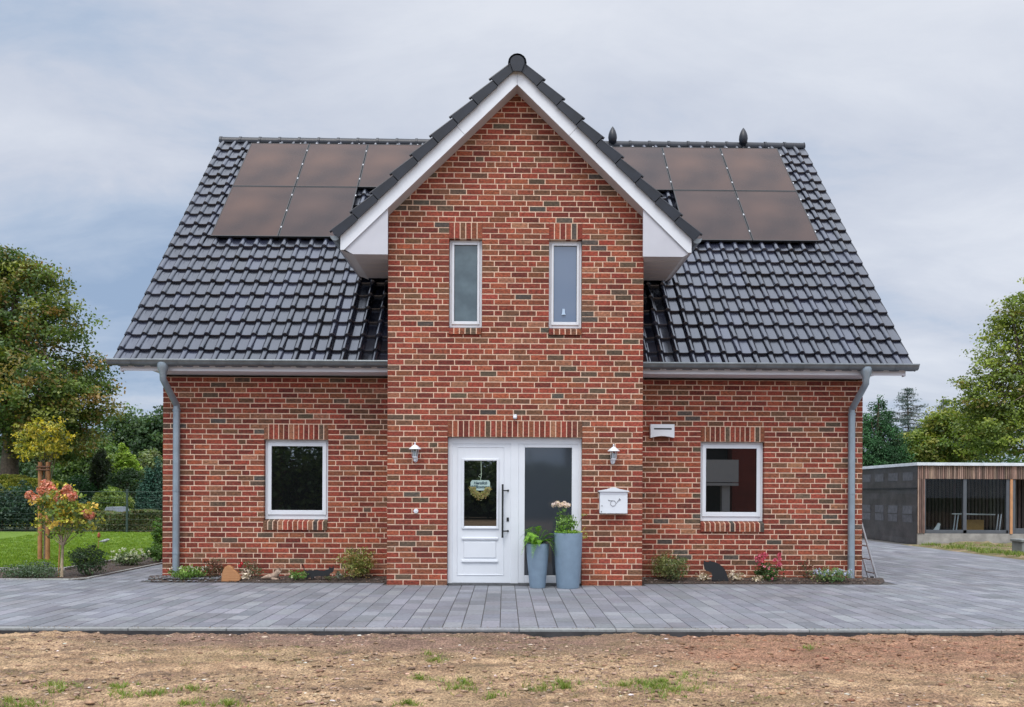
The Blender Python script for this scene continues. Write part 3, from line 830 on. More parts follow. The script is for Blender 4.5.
for pz in (490.6, 531):
    hd.tube([(hx, ly - .07, Zp(pz)), (hx + .035, ly - .066, Zp(pz)), (X(508), ly - .002, Zp(pz))], .009, 8)
    hd.tube([(X(508), ly - .010, Zp(pz)), (X(508), ly + .002, Zp(pz))], .016, 10)
hd.build('handle', M['black'], door, smooth=40)
lk = MB(); lk.bevbox((X(506.6), ly - .012, Zp(521.5)), (X(509), ly + .003, Zp(517.5)), .004); lk.build('lock', M['black'], door)
# fixed side window
sl = MB(); sx0, sx1 = x_post1, q - .055
ring(sl, sx0 - .002, sx1 + .002, .03, Zp(444) + .004, X(524.8) - sx0, yf + .008, yf + .06, wb=Zp(575.5) - .03, wt=Zp(444) - Zp(447.7), r=.005)
side = sl.build('side_window', M['white'], house, label='tall white framed side window with smoked glass')
gp = MB(); gp.box((X(525) - .01, yf + .024, Zp(575.6) - .01), (X(571) + .03, yf + .034, Zp(447.6) + .01)); gp.build('pane', M['glass_side'], side)
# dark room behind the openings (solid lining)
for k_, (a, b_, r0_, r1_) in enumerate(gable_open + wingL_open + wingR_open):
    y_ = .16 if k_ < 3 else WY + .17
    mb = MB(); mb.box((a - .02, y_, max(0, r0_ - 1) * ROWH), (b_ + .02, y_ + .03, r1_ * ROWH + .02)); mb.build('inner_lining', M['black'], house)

# ------------------------------------------------------------------ things fixed to the walls
def wall_lamp(x, z):
    loc = (x, 0, z)
    t = thing('wall_lamp', loc, 'white coach lantern on the brick beside the door', 'wall lamp', 'lantern lamps flanking the door')
    m = MB(); m.lathe([(.035, 0), (.035, .012), (.028, .02)], (0, 0, 0), 16)
    m.v = [(v[0] + x, -v[2], v[1] * 1.5 + z) for v in m.v]
    m.tube([(x, -.02, z), (x, -.06, z - .045), (x, -.10, z - .03), (x, -.10, z + .005)], .009, 8)
    m.build('bracket', M['white'], t, smooth=40)
    m = MB(); m.lathe([(.018, 0), (.034, .012), (.040, .025), (.042, .035)], (x, -.10, z), 6)
    for k in range(6):
        a = 2 * math.pi * k / 6
        m.tube([(x + .038 * math.cos(a), -.10 + .038 * math.sin(a), z + .03), (x + .052 * math.cos(a), -.10 + .052 * math.sin(a), z + .145)], .004, 5)
    m.build('cage', M['white'], t)
    m = MB(); m.lathe([(.094, 0), (.090, .008), (.055, .040), (.026, .062), (.012, .068), (.010, .085), (.014, .092), (.004, .108)], (x, -.10, z + .143), 12); m.build('lamp_cap', M['white'], t, smooth=40)
    m = MB(); m.lathe([(.034, .0), (.048, .11)], (x, -.10, z + .034), 6); m.build('glass', M['clear'], t)
    m = MB(); m.lathe([(.012, 0), (.016, .03), (.016, .07), (.006, .085)], (x, -.10, z + .035), 10); m.build('bulb', M['white'], t, smooth=True)
    return t
def copy_tree(o, parent=None):
    c = o.copy(); link(c)
    if parent is not None: c.parent = parent
    for ch in list(o.children): copy_tree(ch, c)
    return c
pl_ = at(415.6, 459, 0); l1 = wall_lamp(pl_.x, pl_.z); l1['label'] = 'white lantern wall lamp on the door-handle-free side, above the doorbell'
l1['label'] = 'white lantern wall lamp on the brick above the round doorbell'
pr_ = at(612.8, 461, 0); l2 = copy_tree(l1); l2.location = (pr_.x, 0, pr_.z); l2['label'] = 'white lantern wall lamp on the brick above the white letterbox'
# doorbell
pb = at(416, 511, 0); m = MB(); m.lathe([(.036, 0), (.036, .012), (.030, .018)], (0, 0, 0), 20); m.lathe([(.012, .018), (.011, .024)], (0, 0, 0), 14, 0)
m.v = [(v[0] + pb.x, -v[2], v[1] + pb.z) for v in m.v]
tag(m.build('doorbell', M['white'], org=tuple(pb), smooth=40), 'small round white doorbell button on the brick left of the door', 'doorbell')
# motion sensor
ps = at(515, 417.5, 0); t = thing('motion_sensor', (ps.x, 0, ps.z), 'small white motion sensor on the brick above the door lintel', 'sensor')
m = MB(); m.bevbox((ps.x - .028, -.03, ps.z - .01), (ps.x + .028, 0, ps.z + .045), .006); m.build('housing', M['white'], t)
m = MB(); m.lathe([(.012, -.03), (.028, -.02), (.032, 0), (.026, .012)], (ps.x, -.045, ps.z), 16); m.build('lens', M['white'], t, smooth=True)
# letterbox
a = at(599.8, 513.5, -.11); b_ = at(627.6, 491, -.11); t = thing('letterbox', ((a.x + b_.x) / 2, 0, a.z), 'white metal letterbox with a post horn emblem and peaked lid', 'letterbox')
m = MB(); m.bevbox((a.x, -.11, a.z), (b_.x, -.002, b_.z - .01), .005); m.build('box', M['white'], t)
m = MB(); cxm = (a.x + b_.x) / 2; hw = (b_.x - a.x) / 2 + .022
poly = [(cxm - hw, b_.z - .012), (cxm + hw, b_.z - .012), (cxm + hw, b_.z + .002), (cxm + .09, b_.z + .028), (cxm + .03, b_.z + .05), (cxm, b_.z + .056), (cxm - .03, b_.z + .05), (cxm - .09, b_.z + .028), (cxm - hw, b_.z + .002)]
m.prism(poly, -.135, -.002); m.build('lid', M['white'], t)
m = MB()
m.bevbox((a.x + .02, -.1145, b_.z - .05), (b_.x - .02, -.111, b_.z - .016), .001)
m.build('flap', M['white_wood'], t)
m = MB(); cz_ = (a.z + b_.z) / 2 - .012; yy = -.1145; n0_ = 0
m.tube([(cxm + .066, yy, cz_ + .040), (cxm + .045, yy, cz_ + .022), (cxm + .028, yy, cz_ - .002), (cxm + .01, yy, cz_ - .03), (cxm - .02, yy, cz_ - .032), (cxm - .036, yy, cz_ - .012), (cxm - .033, yy, cz_ + .014), (cxm - .012, yy, cz_ + .028), (cxm + .012, yy, cz_ + .024), (cxm + .022, yy, cz_ + .004)], .0032, 6)
m.tube([(cxm - .012, yy, cz_ + .028), (cxm - .045, yy, cz_ + .028), (cxm - .060, yy, cz_ + .034)], [.003, .003, .005], 6)
m.tube([(cxm + .045, yy, cz_ + .022), (cxm + .060, yy, cz_ + .036), (cxm + .070, yy, cz_ + .046)], [.004, .007, .012], 6)
m.tube([(cxm - .004, yy, cz_ - .03), (cxm - .008, yy, cz_ - .046)], .0022, 5)
m.v = [(cxm + (x_ - cxm) * 1.35, y_, cz_ + (z_ - cz_) * 1.35) for x_, y_, z_ in m.v]; m.build('post_horn_emblem', plain('emblem_grey', (.30, .31, .33), .4), t, smooth=True)
for dx_, dz_ in ((.032, .115), (.024, .028)):
    m = MB(); m.lathe([(.008, 0), (.008, .006)], (0, 0, 0), 10); m.v = [(v[0] + a.x + dx_, -.111 - v[2], v[1] + a.z + dz_) for v in m.v]; m.build('lock', M['lead'], t)
# vent hood on the right wing
a = at(650.5, 437.5, WY - .1); b_ = at(674.5, 424.3, WY - .1); t = thing('wall_vent', ((a.x + b_.x) / 2, WY, a.z), 'white rectangular vent hood with a dark slot on the right wing', 'vent')
m = MB(); arc = [(a.x + .02 + (b_.x - a.x - .04) * k / 10, a.z + .026 * math.sin(math.pi * k / 10)) for k in range(11)]
poly = [(a.x, b_.z), (a.x, a.z)] + arc + [(b_.x, a.z), (b_.x, b_.z)]
m.prism(poly, WY - .10, WY - .003); m.build('hood', M['white'], t)
m = MB(); m.box((a.x + .055, WY - .1035, b_.z - .085), (b_.x - .045, WY - .101, b_.z - .062)); m.build('slot', M['black'], t)

# welcome sign with straw wreath on the door glass
sx_, sz_ = X(480.2), Zp(485.5); sy_ = ly - .012
t = thing('welcome_sign', (sx_, sy_, sz_), 'pale green welcome sign with straw half wreath hanging on the door glass', 'sign')
m = MB(); hw, hh = .148, .078
poly = [(sx_ - hw, sz_ - hh * .5), (sx_ - hw, sz_ + hh * .6), (sx_ - hw + .02, sz_ + hh), (sx_ + hw - .02, sz_ + hh), (sx_ + hw, sz_ + hh * .6), (sx_ + hw, sz_ - hh * .5), (sx_ + hw - .03, sz_ - hh), (sx_ - hw + .03, sz_ - hh)]
m.prism(poly[::-1], sy_ - .012, sy_); brd = m.build('board', plain('sign_green', (.33, .44, .42), .6), t)
for txt, dz, sz2 in (('Herzlich', .016, .060), ('Willkommen', -.044, .064)):
    cu = bpy.data.curves.new('lettering', 'FONT'); cu.body = txt; cu.size = sz2; cu.align_x = 'CENTER'; cu.extrude = .0008; cu.shear = .3; cu.offset = .002
    cu.materials.append(plain('sign_ink', (.02, .05, .07), .6))
    tmp = bpy.data.objects.new('lettering_curve', cu); link(tmp); bpy.context.view_layer.update()
    me_ = bpy.data.meshes.new_from_object(tmp); bpy.data.objects.remove(tmp); me_.name = 'lettering'
    o = bpy.data.objects.new('lettering', me_); link(o); o.parent = t; o.location = (0, -.0135, dz); o.rotation_euler = (R(90), 0, 0)
P_ = []; n = 900
ang = RS.uniform(math.pi * 1.0, math.pi * 2.0, n)
rad_ = RS.uniform(.085, .185, n) * (1 - .12 * np.abs(np.cos(ang)))
rad_ = np.where(RS.uniform(0, 1, n) < .16, rad_ * 1.13, rad_)
cen = np.stack([sx_ + np.cos(ang) * rad_, sy_ - .012 - RS.uniform(0, .03, n), sz_ - .02 + np.sin(ang) * rad_ * 1.0 - .005], 1)
Pq, _ = leaves_at(cen, .035, None, 0, .22)
quads_np('straw_wreath', Pq, pal(n, [(.42, .40, .14), (.50, .42, .20), (.30, .36, .12), (.55, .35, .18), (.45, .45, .25)]), M['petal'], t)
m = MB(); m.tube([(sx_ + .01, sy_ - .004, gz1 - .01), (sx_ + .016, sy_ - .006, sz_ + .16), (sx_ + .004, sy_ - .006, sz_ + .10), (sx_ + .012, sy_ - .006, sz_ + .05)], .005, 6)
m.tube([(sx_ - .0, sy_ - .006, sz_ + .12), (sx_ - .03, sy_ - .01, sz_ + .145)], .004, 5); m.tube([(sx_ + .015, sy_ - .006, sz_ + .17), (sx_ - .012, sy_ - .01, sz_ + .165)], .004, 5)
m.build('hanging_cord', plain('cord_green', (.30, .38, .28), .7), t)

# night light standing inside the upper right window
pw = at(563.5, 312, .09)
m = MB(); m.box((pw.x - .03, .072, pw.z - .045), (pw.x + .03, .09, pw.z - .03)); m.prism([(pw.x - .022, pw.z - .03), (pw.x + .022, pw.z - .03), (pw.x + .018, pw.z + .045), (pw.x - .018, pw.z + .045)], .074, .088)
tag(m.build('table_lantern', plain('pale_blue', (.40, .52, .66), .5), org=tuple(pw)), 'small pale lantern standing at the foot of the upper window pane', 'lantern')

# ------------------------------------------------------------------ solar panels lying on rails above the tiles
def roofpt(px, py, off=.11):
    d = ray(px, py); o = Vector((0, EY, EZ)) + ND * off
    t_ = (o - CAM).dot(ND) / d.dot(ND); return CAM + d * t_
PW, PH = 1.235, 1.835
def panel_mesh():
    t = thing('solar_panel', (0, 0, 0), 'x', 'solar panel', 'solar panels on the dark tiled roof')
    T = Matrix(((1, 0, 0), (0, SD.y, SD.z), (0, 0, 0))).to_4x4()
    def V(u, s, n): return Vector((u, 0, 0)) + SD * s + ND * n
    m = MB()
    w_, h_, r_ = PW - .012, PH - .012, .018
    def bx(u0, u1, s0, s1, n0, n1):
        nonlocal m
        vs = [V(u0, s0, n0), V(u1, s0, n0), V(u1, s1, n0), V(u0, s1, n0), V(u0, s0, n1), V(u1, s0, n1), V(u1, s1, n1), V(u0, s1, n1)]
        m.mesh(vs, [(0, 3, 2, 1), (4, 5, 6, 7), (0, 1, 5, 4), (1, 2, 6, 5), (2, 3, 7, 6), (3, 0, 4, 7)])
    bx(0, w_, 0, r_, -.035, 0); bx(0, w_, h_ - r_, h_, -.035, 0); bx(0, r_, r_, h_ - r_, -.035, 0); bx(w_ - r_, w_, r_, h_ - r_, -.035, 0)
    m.build('frame', M['panel_frame'], t)
    m = MB(); m.face([V(r_, r_, -.003), V(w_ - r_, r_, -.003), V(w_ - r_, h_ - r_, -.003), V(r_, h_ - r_, -.003)]); m.build('glass', M['panel'], t)
    m = MB(); bx(.02, w_ - .02, .3, .34, -.09, -.036); m.build('rail', M['alu'], t)
    m = MB(); bx(.02, w_ - .02, h_ - .34, h_ - .30, -.09, -.036); m.build('rail', M['alu'], t)
    for s in (.32, h_ - .32, h_ * .5):
        m = MB(); bx(w_ - .004, w_ + .014, s - .025, s + .025, -.02, .004); m.build('clamp', M['alu'], t)
    for u in (w_ * .12, w_ * .5, w_ * .85):
        m = MB(); bx(u - .014, u + .014, h_ - .002, h_ + .016, -.02, .003); m.build('clamp', M['alu'], t).data.name = 'end_clamp'
    return t
pm = panel_mesh()
left0 = roofpt(232.3, 185.8); right_end = roofpt(797.2, 190.8)
sp = []
base_s = left0
for c in range(3): sp.append((left0.x + c * PW, 1, ('far left panel of the upper row beside the left roof edge', 'middle panel of the upper row left of the gable', 'upper row panel half hidden behind the left gable slope')[c]))
for c in range(2): sp.append((left0.x + c * PW, 0, ('lower row panel at the left end, nearest the left roof edge', 'lower row panel ending at the left gable gutter')[c]))
xr = right_end.x
for c in range(3): sp.append((xr - (3 - c) * PW, 1, ('upper row panel half hidden behind the right gable slope', 'brownish middle panel of the upper row right of the gable', 'upper row panel below the finial beside the right roof edge')[c]))
for c in range(2): sp.append((xr - (2 - c) * PW, 0, ('lower row panel starting at the right gable gutter', 'lower row panel at the right end, nearest the right roof edge')[c]))
for i, (x, row, lab) in enumerate(sp):
    o = pm if i == 0 else copy_tree(pm)
    if row == 0:
        for ch in list(o.children):
            if ch.data.name.startswith('end_clamp'): bpy.data.objects.remove(ch)
    base = Vector((x, left0.y, left0.z)) + (SD * .006 if row else SD * (-PH))
    o.location = base; o['label'] = 'dark brownish solar ' + lab.replace(' panel', '', 1) if False else lab
    o['label'] = 'solar panel: ' + lab if len(('solar panel: ' + lab).split()) <= 16 else lab

# ------------------------------------------------------------------ ground
PY = -4.18            # front edge of the paving
def struct(o, kind='structure'): o['kind'] = kind; return o
m_, nt, b = new_mat('field'); v = coords(nt)
L(nt, rampn(nt, noisen(nt, v, .25, 6), [(.35, (.030, .055, .012)), (.55, (.05, .08, .02)), (.7, (.09, .085, .04))]), b.inputs['Base Color']); b.inputs['Roughness'].default_value = .95
mb = MB(); mb.face([(-900, -900, -.22), (900, -900, -.22), (900, 1200, -.22), (-900, 1200, -.22)]); struct(mb.build('ground', m_))

# bare earth strip in front of the paving
m_, nt, b = new_mat('earth'); v = coords(nt)
sepn = N(nt, 'ShaderNodeSeparateXYZ'); L(nt, v, sepn.inputs[0])
mpn = N(nt, 'ShaderNodeMapping'); mpn.inputs['Scale'].default_value = (.45, 1, 1); L(nt, v, mpn.inputs[0]); vs2 = mpn.outputs[0]
big = noisen(nt, vs2, 1.1, 5, .6, .4); mid = noisen(nt, vs2, 5, 7, .68); fine = noisen(nt, v, 60, 6, .72)
sand = rampn(nt, mid, [(.34, (.13, .085, .055)), (.47, (.27, .17, .098)), (.60, (.42, .285, .168))])
dark = rampn(nt, mid, [(.3, (.10, .058, .042)), (.65, (.25, .155, .112))])
red = rampn(nt, mid, [(.3, (.15, .075, .045)), (.65, (.34, .185, .115))])
def mrange(inp, a0, a1, b0, b1):
    n = N(nt, 'ShaderNodeMapRange'); L(nt, inp, n.inputs[0]); n.inputs[1].default_value = a0; n.inputs[2].default_value = a1; n.inputs[3].default_value = b0; n.inputs[4].default_value = b1; return n.outputs[0]
def mth(op, a, b=None):
    n = N(nt, 'ShaderNodeMath', operation=op)
    for i, v_ in enumerate((a, b)):
        if v_ is None: continue
        if hasattr(v_, 'links'): L(nt, v_, n.inputs[i])
        else: n.inputs[i].default_value = v_
    return n.outputs[0]
yy = sepn.outputs[1]; xx = sepn.outputs[0]
# damp darker soil thrown against the kerb; reddish fill on the right
dk = mth('ADD', mrange(yy, -5.5, -4.75, -.3, 1.5), mth('MULTIPLY', mth('SUBTRACT', big, .5), 3.0))
dk = mth('MULTIPLY', dk, mrange(xx, -4.6, -3.0, 0, 1))
dkr = N(nt, 'ShaderNodeClamp'); L(nt, dk, dkr.inputs[0])
rdm = mth('MULTIPLY', mrange(xx, .6, 2.4, 0, 1), mth('ADD', mrange(yy, -6.4, -5.4, .1, 1.2), mth('MULTIPLY', mth('SUBTRACT', big, .5), 2.0)))
rdr = N(nt, 'ShaderNodeClamp'); L(nt, rdm, rdr.inputs[0])
c = mixc(nt, sand, dark, dkr.outputs[0]); c = mixc(nt, c, red, rdr.outputs[0])
patch = rampn(nt, noisen(nt, vs2, 2.6, 6, .65, .8), [(.46, (0, 0, 0)), (.62, (.75,) * 3)])
c = mixc(nt, c, (.15, .115, .055), mth('MULTIPLY', patch, .62))
c = mixc(nt, c, rampn(nt, fine, [(.38, (.35,) * 3), (.5, (.95,) * 3), (.64, (1.6,) * 3)]), 1.0, 'MULTIPLY')
L(nt, c, b.inputs['Base Color']); b.inputs['Roughness'].default_value = .97
bump(nt, b, fine, .9, .012); M['earth'] = m_
def earth_h(x, y):
    e = min(1, max(0, (PY - .02 - y) / .5))
    n_ = mnoise.noise(Vector((x * .5, y * .9, 3))) * .045 + mnoise.fractal(Vector((x * 1.9, y * 2.6, 0)), .9, 2.2, 4) * .020
    f_ = mnoise.fractal(Vector((x * 9, y * 11, 5)), .7, 2.1, 5) * .019
    return -.055 + n_ * (.35 + .65 * e) + f_ + .03 * (1 - e) * mnoise.noise(Vector((x * 1.4, 0, 9)))
nx, ny = 620, 240
xs = np.linspace(-7.2, 7.2, nx); ysn = PY - .006 - (np.linspace(0, 1, ny) ** 1.0) * 4.4
H = np.zeros((ny, nx))
for j in range(ny):
    for i in range(nx): H[j, i] = earth_h(xs[i], ysn[j])
Vx, Vy = np.meshgrid(xs, ysn)
V = np.stack([Vx, Vy, H], -1).reshape(-1, 3)
idx = (np.arange(ny - 1)[:, None] * nx + np.arange(nx - 1)[None, :]).ravel()
Fc = np.stack([idx, idx + nx, idx + nx + 1, idx + 1], 1)
me = bpy.data.meshes.new('bare_earth'); me.from_pydata([], [], [])
me.vertices.add(len(V)); me.vertices.foreach_set('co', V.astype(np.float32).ravel())
me.loops.add(Fc.size); me.loops.foreach_set('vertex_index', Fc.astype(np.int32).ravel())
me.polygons.add(len(Fc)); me.polygons.foreach_set('loop_start', np.arange(0, Fc.size, 4, dtype=np.int32))
me.materials.append(M['earth']); me.update(calc_edges=True); me.validate(); me.polygons.foreach_set('use_smooth', [True] * len(Fc))
struct(link(bpy.data.objects.new('bare_earth', me)))
mb = MB()
for (a, b_, c_, d) in ((-40, -7.19, PY - 4.4, PY - .006), (7.19, 40, PY - 4.4, PY - .006), (-40, 40, -60, PY - 4.39)):
    mb.face([(a, c_, -.06), (b_, c_, -.06), (b_, d, -.06), (a, d, -.06)])
struct(mb.build('bare_earth', M['earth']))

def pebble(mb, p, s, col, fl=.6):
    k = 6; vs = []; rot = random.uniform(0, 6.28)
    prof = [(.55, -.3), (1, .05), (.72, .62)]
    for (r, z) in prof:
        for i in range(k):
            t = rot + 2 * math.pi * i / k; q = s * r * random.uniform(.75, 1.15)
            vs.append((p[0] + q * math.cos(t) * 1.2, p[1] + q * math.sin(t), p[2] + z * s * fl * random.uniform(.8, 1.2)))
    vs.append((p[0], p[1], p[2] + s * fl * .85))
    fs = [(a * k + i, a * k + (i + 1) % k, (a + 1) * k + (i + 1) % k, (a + 1) * k + i) for a in range(2) for i in range(k)] + [(2 * k + i, 2 * k + (i + 1) % k, 3 * k) for i in range(k)]
    mb.mesh(vs, fs, 0, col)
mb = MB()
for i in range(15000):
    y = PY - .03 - random.random() ** 1.1 * 3.7; x = random.uniform(-1, 1) * (13 + y) * .66
    if mnoise.noise(Vector((x * .9, y * 1.3, 2))) < random.uniform(-.5, .25): continue
    s = random.choice((.004, .006, .007, .009, .012, .018)) * random.uniform(.7, 1.2)
    if random.random() < .006: s = random.uniform(.02, .034)
    c = random.choices([(.30, .20, .14), (.19, .12, .08), (.38, .28, .20), (.55, .50, .45)], [5, 5, 3, .25])[0]
    if x > 1.5 and y > -6: c = (c[0] * .9, c[1] * .72, c[2] * .62)
    pebble(mb, (x, y, earth_h(x, y) + s * .1), s, jit(c, .25))
for i in range(260):
    y = PY - .05 - random.random() * 3.2; x = random.uniform(-1, 1) * (13 + y) * .64
    pebble(mb, (x, y, earth_h(x, y)), random.uniform(.014, .036), jit((.22, .14, .09) if x < 1.5 else (.24, .12, .07), .3), .5)
for i in range(700):      # crumbs spilled over the kerb
    x = random.uniform(-7, 7); y = PY + abs(random.gauss(0, .07))
    if mnoise.noise(Vector((x * 1.3, 0, 6))) > -.05: pebble(mb, (x, y, 0), random.uniform(.002, .007), jit((.22, .15, .10), .3), .4)
struct(mb.build('gravel', M['clod'], smooth=True), 'stuff')

# sparse grass on the bare earth
def blades(spots, n_per, hmin, hmax, wid, palette, wts=None, lean=.5, zf=None, bend=True):
    """spots: (x, y, radius, weight)"""
    P = []; C = []
    for (x, y, r, k) in spots:
        n = int(n_per * k)
        if n < 1: continue
        a = RS.uniform(0, 6.283, n); q = r * np.sqrt(RS.uniform(0, 1, n)) * RS.uniform(.5, 1, n)
        bx = x + np.cos(a) * q; by = y + np.sin(a) * q * .7
        bz = np.array([zf(u, v_) for u, v_ in zip(bx, by)]) if zf else np.zeros(n)
        h = RS.uniform(hmin, hmax, n); d = RS.uniform(0, 6.283, n); ln = RS.uniform(.1, 1, n) * lean * h
        w_ = wid * RS.uniform(.6, 1.2, n); ph = RS.uniform(0, 6.283, n)
        base = np.stack([bx, by, bz - .004], 1); tip = base + np.stack([np.cos(d) * ln, np.sin(d) * ln, h], 1)
        mid = base + (tip - base) * .55 + np.stack([0 * h, 0 * h, h * .12], 1)
        sd_ = np.stack([np.cos(ph), np.sin(ph), 0 * ph], 1) * w_[:, None] * .5
        P.append(np.stack([base - sd_, base + sd_, mid + sd_ * .8, mid - sd_ * .8], 1)); P.append(np.stack([mid - sd_ * .8, mid + sd_ * .8, tip + sd_ * .1, tip - sd_ * .1], 1))
        c_ = pal(n, palette, wts, .25); C.append(c_); C.append(c_ * 1.1)
    return np.concatenate(P), np.concatenate(C)
spots = []
for (px, py, r, k) in [(662, 687, .16, 2.2), (655, 690, .10, 1.6), (676, 694, .10, 1.8), (640, 688, .12, 1.0), (660, 700, .1, .9), (687, 678, .12, .7), (560, 686, .10, 1.0), (565, 690, .06, .8), (541, 689, .07, .5), (623, 690, .05, .4),
                       (462, 683, .10, .9), (458, 690, .09, .7), (490, 697, .06, .6), (435, 663, .06, .5), (420, 680, .05, .5), (120, 686, .09, .9), (125, 694, .12, 1.2), (155, 693, .07, .9), (60, 688, .10, .8), (57, 684, .08, .5), (192, 690, .06, .7), (228, 704, .10, 1.2), (18, 705, .14, 1.4), (10, 702, .1, .8), (408, 703, .05, .8), (186, 703, .05, .5), (430, 658, .05, .3), (806, 650, .05, .25)]:
    g_ = gnd(px, py, -.06); spots.append((g_.x, g_.y, r, k))
sub_ = []
for (x, y, r, k) in spots:
    for q_ in range(int(10 + 22 * k)):
        a_ = random.uniform(0, 6.283); rr_ = abs(random.gauss(0, 1)) * r * 1.15
        sub_.append((x + math.cos(a_) * rr_ * 1.3, y + math.sin(a_) * rr_ * .8, random.uniform(.012, .035), random.uniform(.25, 1) * math.exp(-rr_ / r * .5)))
P1, C1 = blades(sub_, 20, .010, .052, .0050, [(.13, .22, .03), (.19, .27, .05), (.27, .28, .08), (.36, .30, .15)], [4, 3, 2, 1.6], 1.3, earth_h)
sp2 = []
for i in range(420):
    y = PY - .45 - random.random() * 3.2; x = random.uniform(-1, 1) * (13 + y) * .64
    if mnoise.noise(Vector((x * .55, y * .9, 8))) < -.05 - (.12 if y < -6.0 else 0) + (.3 if x > 1.6 and y > -6.2 else 0): continue
    sp2.append((x, y, random.uniform(.03, .14), random.uniform(.25, 1)))
P2, C2 = blades(sp2, 46, .006, .026, .0040, [(.16, .19, .06), (.24, .19, .09), (.34, .26, .15), (.15, .22, .05)], [2, 3, 3, 2], 2.2, earth_h)
# dry straws lying about
P3, C3 = blades([(random.uniform(-4.6, 4.6), random.uniform(-7.3, -4.6), .05, 1) for i in range(320)], 2, .004, .018, .003, [(.50, .40, .26), (.42, .31, .19)], None, 9.0, earth_h)
g0 = quads_np('grass', np.concatenate([P1, P2, P3]), np.concatenate([C1, C2, C3]), M['leaf']); struct(g0, 'stuff')

# paving: slabs in lanes running towards the house, dark bedding below
def in_pave(x, y):
    if y < PY + .105: return False
    if abs(x) < GW + .02 and y > -.02 and y < WY + .1: return not (abs(x) < GW and y > .0)
    if abs(x) < WW + (.30 if x > 0 else .16) and .30 < y < HB + 1.0:
        if y < WY + 1.2 + max(0, 0): return False
        return abs(x) > WW + .02
    if x < -6.83 and y > .95: return False
    if x < -6.83 and y > .62 + max(0, (x + 6.83)) * 0: 
        return False
    if x > 11.15 and y > 3.6: return False
    return True
mb = MB()
PVC = [(.165, .171, .193), (.178, .184, .208), (.187, .194, .218), (.215, .222, .246), (.146, .152, .173), (.172, .179, .202)]
lane = .2; x = -14.0; li = 0
while x < 19:
    y = PY + .105 - random.uniform(0, .35); first = True
    far = 24 if (x > WW or x < -WW) else 2.1
    while y < far:
        ln = random.choice((.2, .3, .3, .4, .4, .5)) if y < 3 else .6
        y0 = max(y, PY + .107); y1 = y + ln - .005
        if y1 - y0 > .04:
            cx_, cy_ = x + lane / 2, (y0 + y1) / 2
            ok = in_pave(cx_, y0 + .02) and in_pave(cx_, y1 - .02)
            if not ok and (in_pave(cx_, y0 + .02) or in_pave(cx_, y1 - .02)):
                # trim against an edge
                if in_pave(cx_, y0 + .02):
                    while y1 > y0 and not in_pave(cx_, y1 - .005): y1 -= .01
                else:
                    while y0 < y1 and not in_pave(cx_, y0 + .005): y0 += .01
                ok = y1 - y0 > .03
            if ok:
                z = random.uniform(-.0012, .0012); c = jit(random.choice(PVC), .08); r = .0035
                x0, x1 = x + .0025, x + lane - .0025
                vs = [(x0, y0, z - .012), (x1, y0, z - .012), (x1, y1, z - .012), (x0, y1, z - .012), (x0 + r, y0 + r, z), (x1 - r, y0 + r, z + random.uniform(-.0006, .0006)), (x1 - r, y1 - r, z), (x0 + r, y1 - r, z)]
                mb.mesh(vs, [(4, 5, 6, 7), (0, 1, 5, 4), (1, 2, 6, 5), (2, 3, 7, 6), (3, 0, 4, 7)], 0, c)
        y += ln
    x += lane; li += 1
struct(mb.build('paving', M['paver']))
jm = plain('joint_sand', (.075, .072, .068), .95, var=.4, scale=30)
mb = MB(); mb.face([(-14, PY + .05, -.009), (20, PY + .05, -.009), (20, 26, -.009), (-14, 26, -.009)]); struct(mb.build('paving', jm))
# kerb edging of the paving
mb = MB(); x = -14.0
while x < 19:
    mb.bevbox((x, PY, -.30), (x + .994, PY + .10, -.0035), .006, 0, jit((.235, .24, .245), .07)); x += 1.0
struct(mb.build('kerb', M['paver']))
mb = MB()   # dark strip added along the kerb front, its shade painted in as colour
mb.box((-14, PY - .02, -.3), (19, PY - .002, -.028)); struct(mb.build('kerb', plain('kerb_shade', (.04, .04, .043), .9, var=.4, scale=8)))

# lawn on the left
m_, nt, b = new_mat('lawn'); v = coords(nt)
f_ = noisen(nt, v, .9, 6, .6); f2 = noisen(nt, v, 30, 4, .7)
c = rampn(nt, f_, [(.32, (.09, .165, .006)), (.55, (.12, .205, .008)), (.72, (.17, .25, .014))])
L(nt, mixc(nt, c, rampn(nt, f2, [(.3, (.55,) * 3), (.7, (1.35,) * 3)]), 1.0, 'MULTIPLY'), b.inputs['Base Color']); b.inputs['Roughness'].default_value = .9
bump(nt, b, f2, .8, .03)
mb = MB()
LX = -7.95
mb.face([(-60, 2.25, .012), (LX, 2.25, .012), (LX, 17.0, .012), (-60, 17.0, .012)]); mb.face([(LX, 12.6, .012), (-6.9, 12.6, .012), (-6.9, 17, .012), (LX, 17, .012)])
struct(mb.build('lawn', m_))
sp = []
for i in range(5200):
    y = 2.3 + random.random() ** 1.25 * 14.5; x = LX - .04 - random.random() * ((y + 13) * .22 + 1.2)
    sp.append((x, y, .10, 1))
P, C = blades(sp, 16, .018, .05, .009, [(.10, .185, .010), (.14, .235, .012), (.20, .28, .02)], None, .7, None)
P[:, :, 2] += .014
struct(quads_np('grass', P, C, M['leaf']), 'stuff')
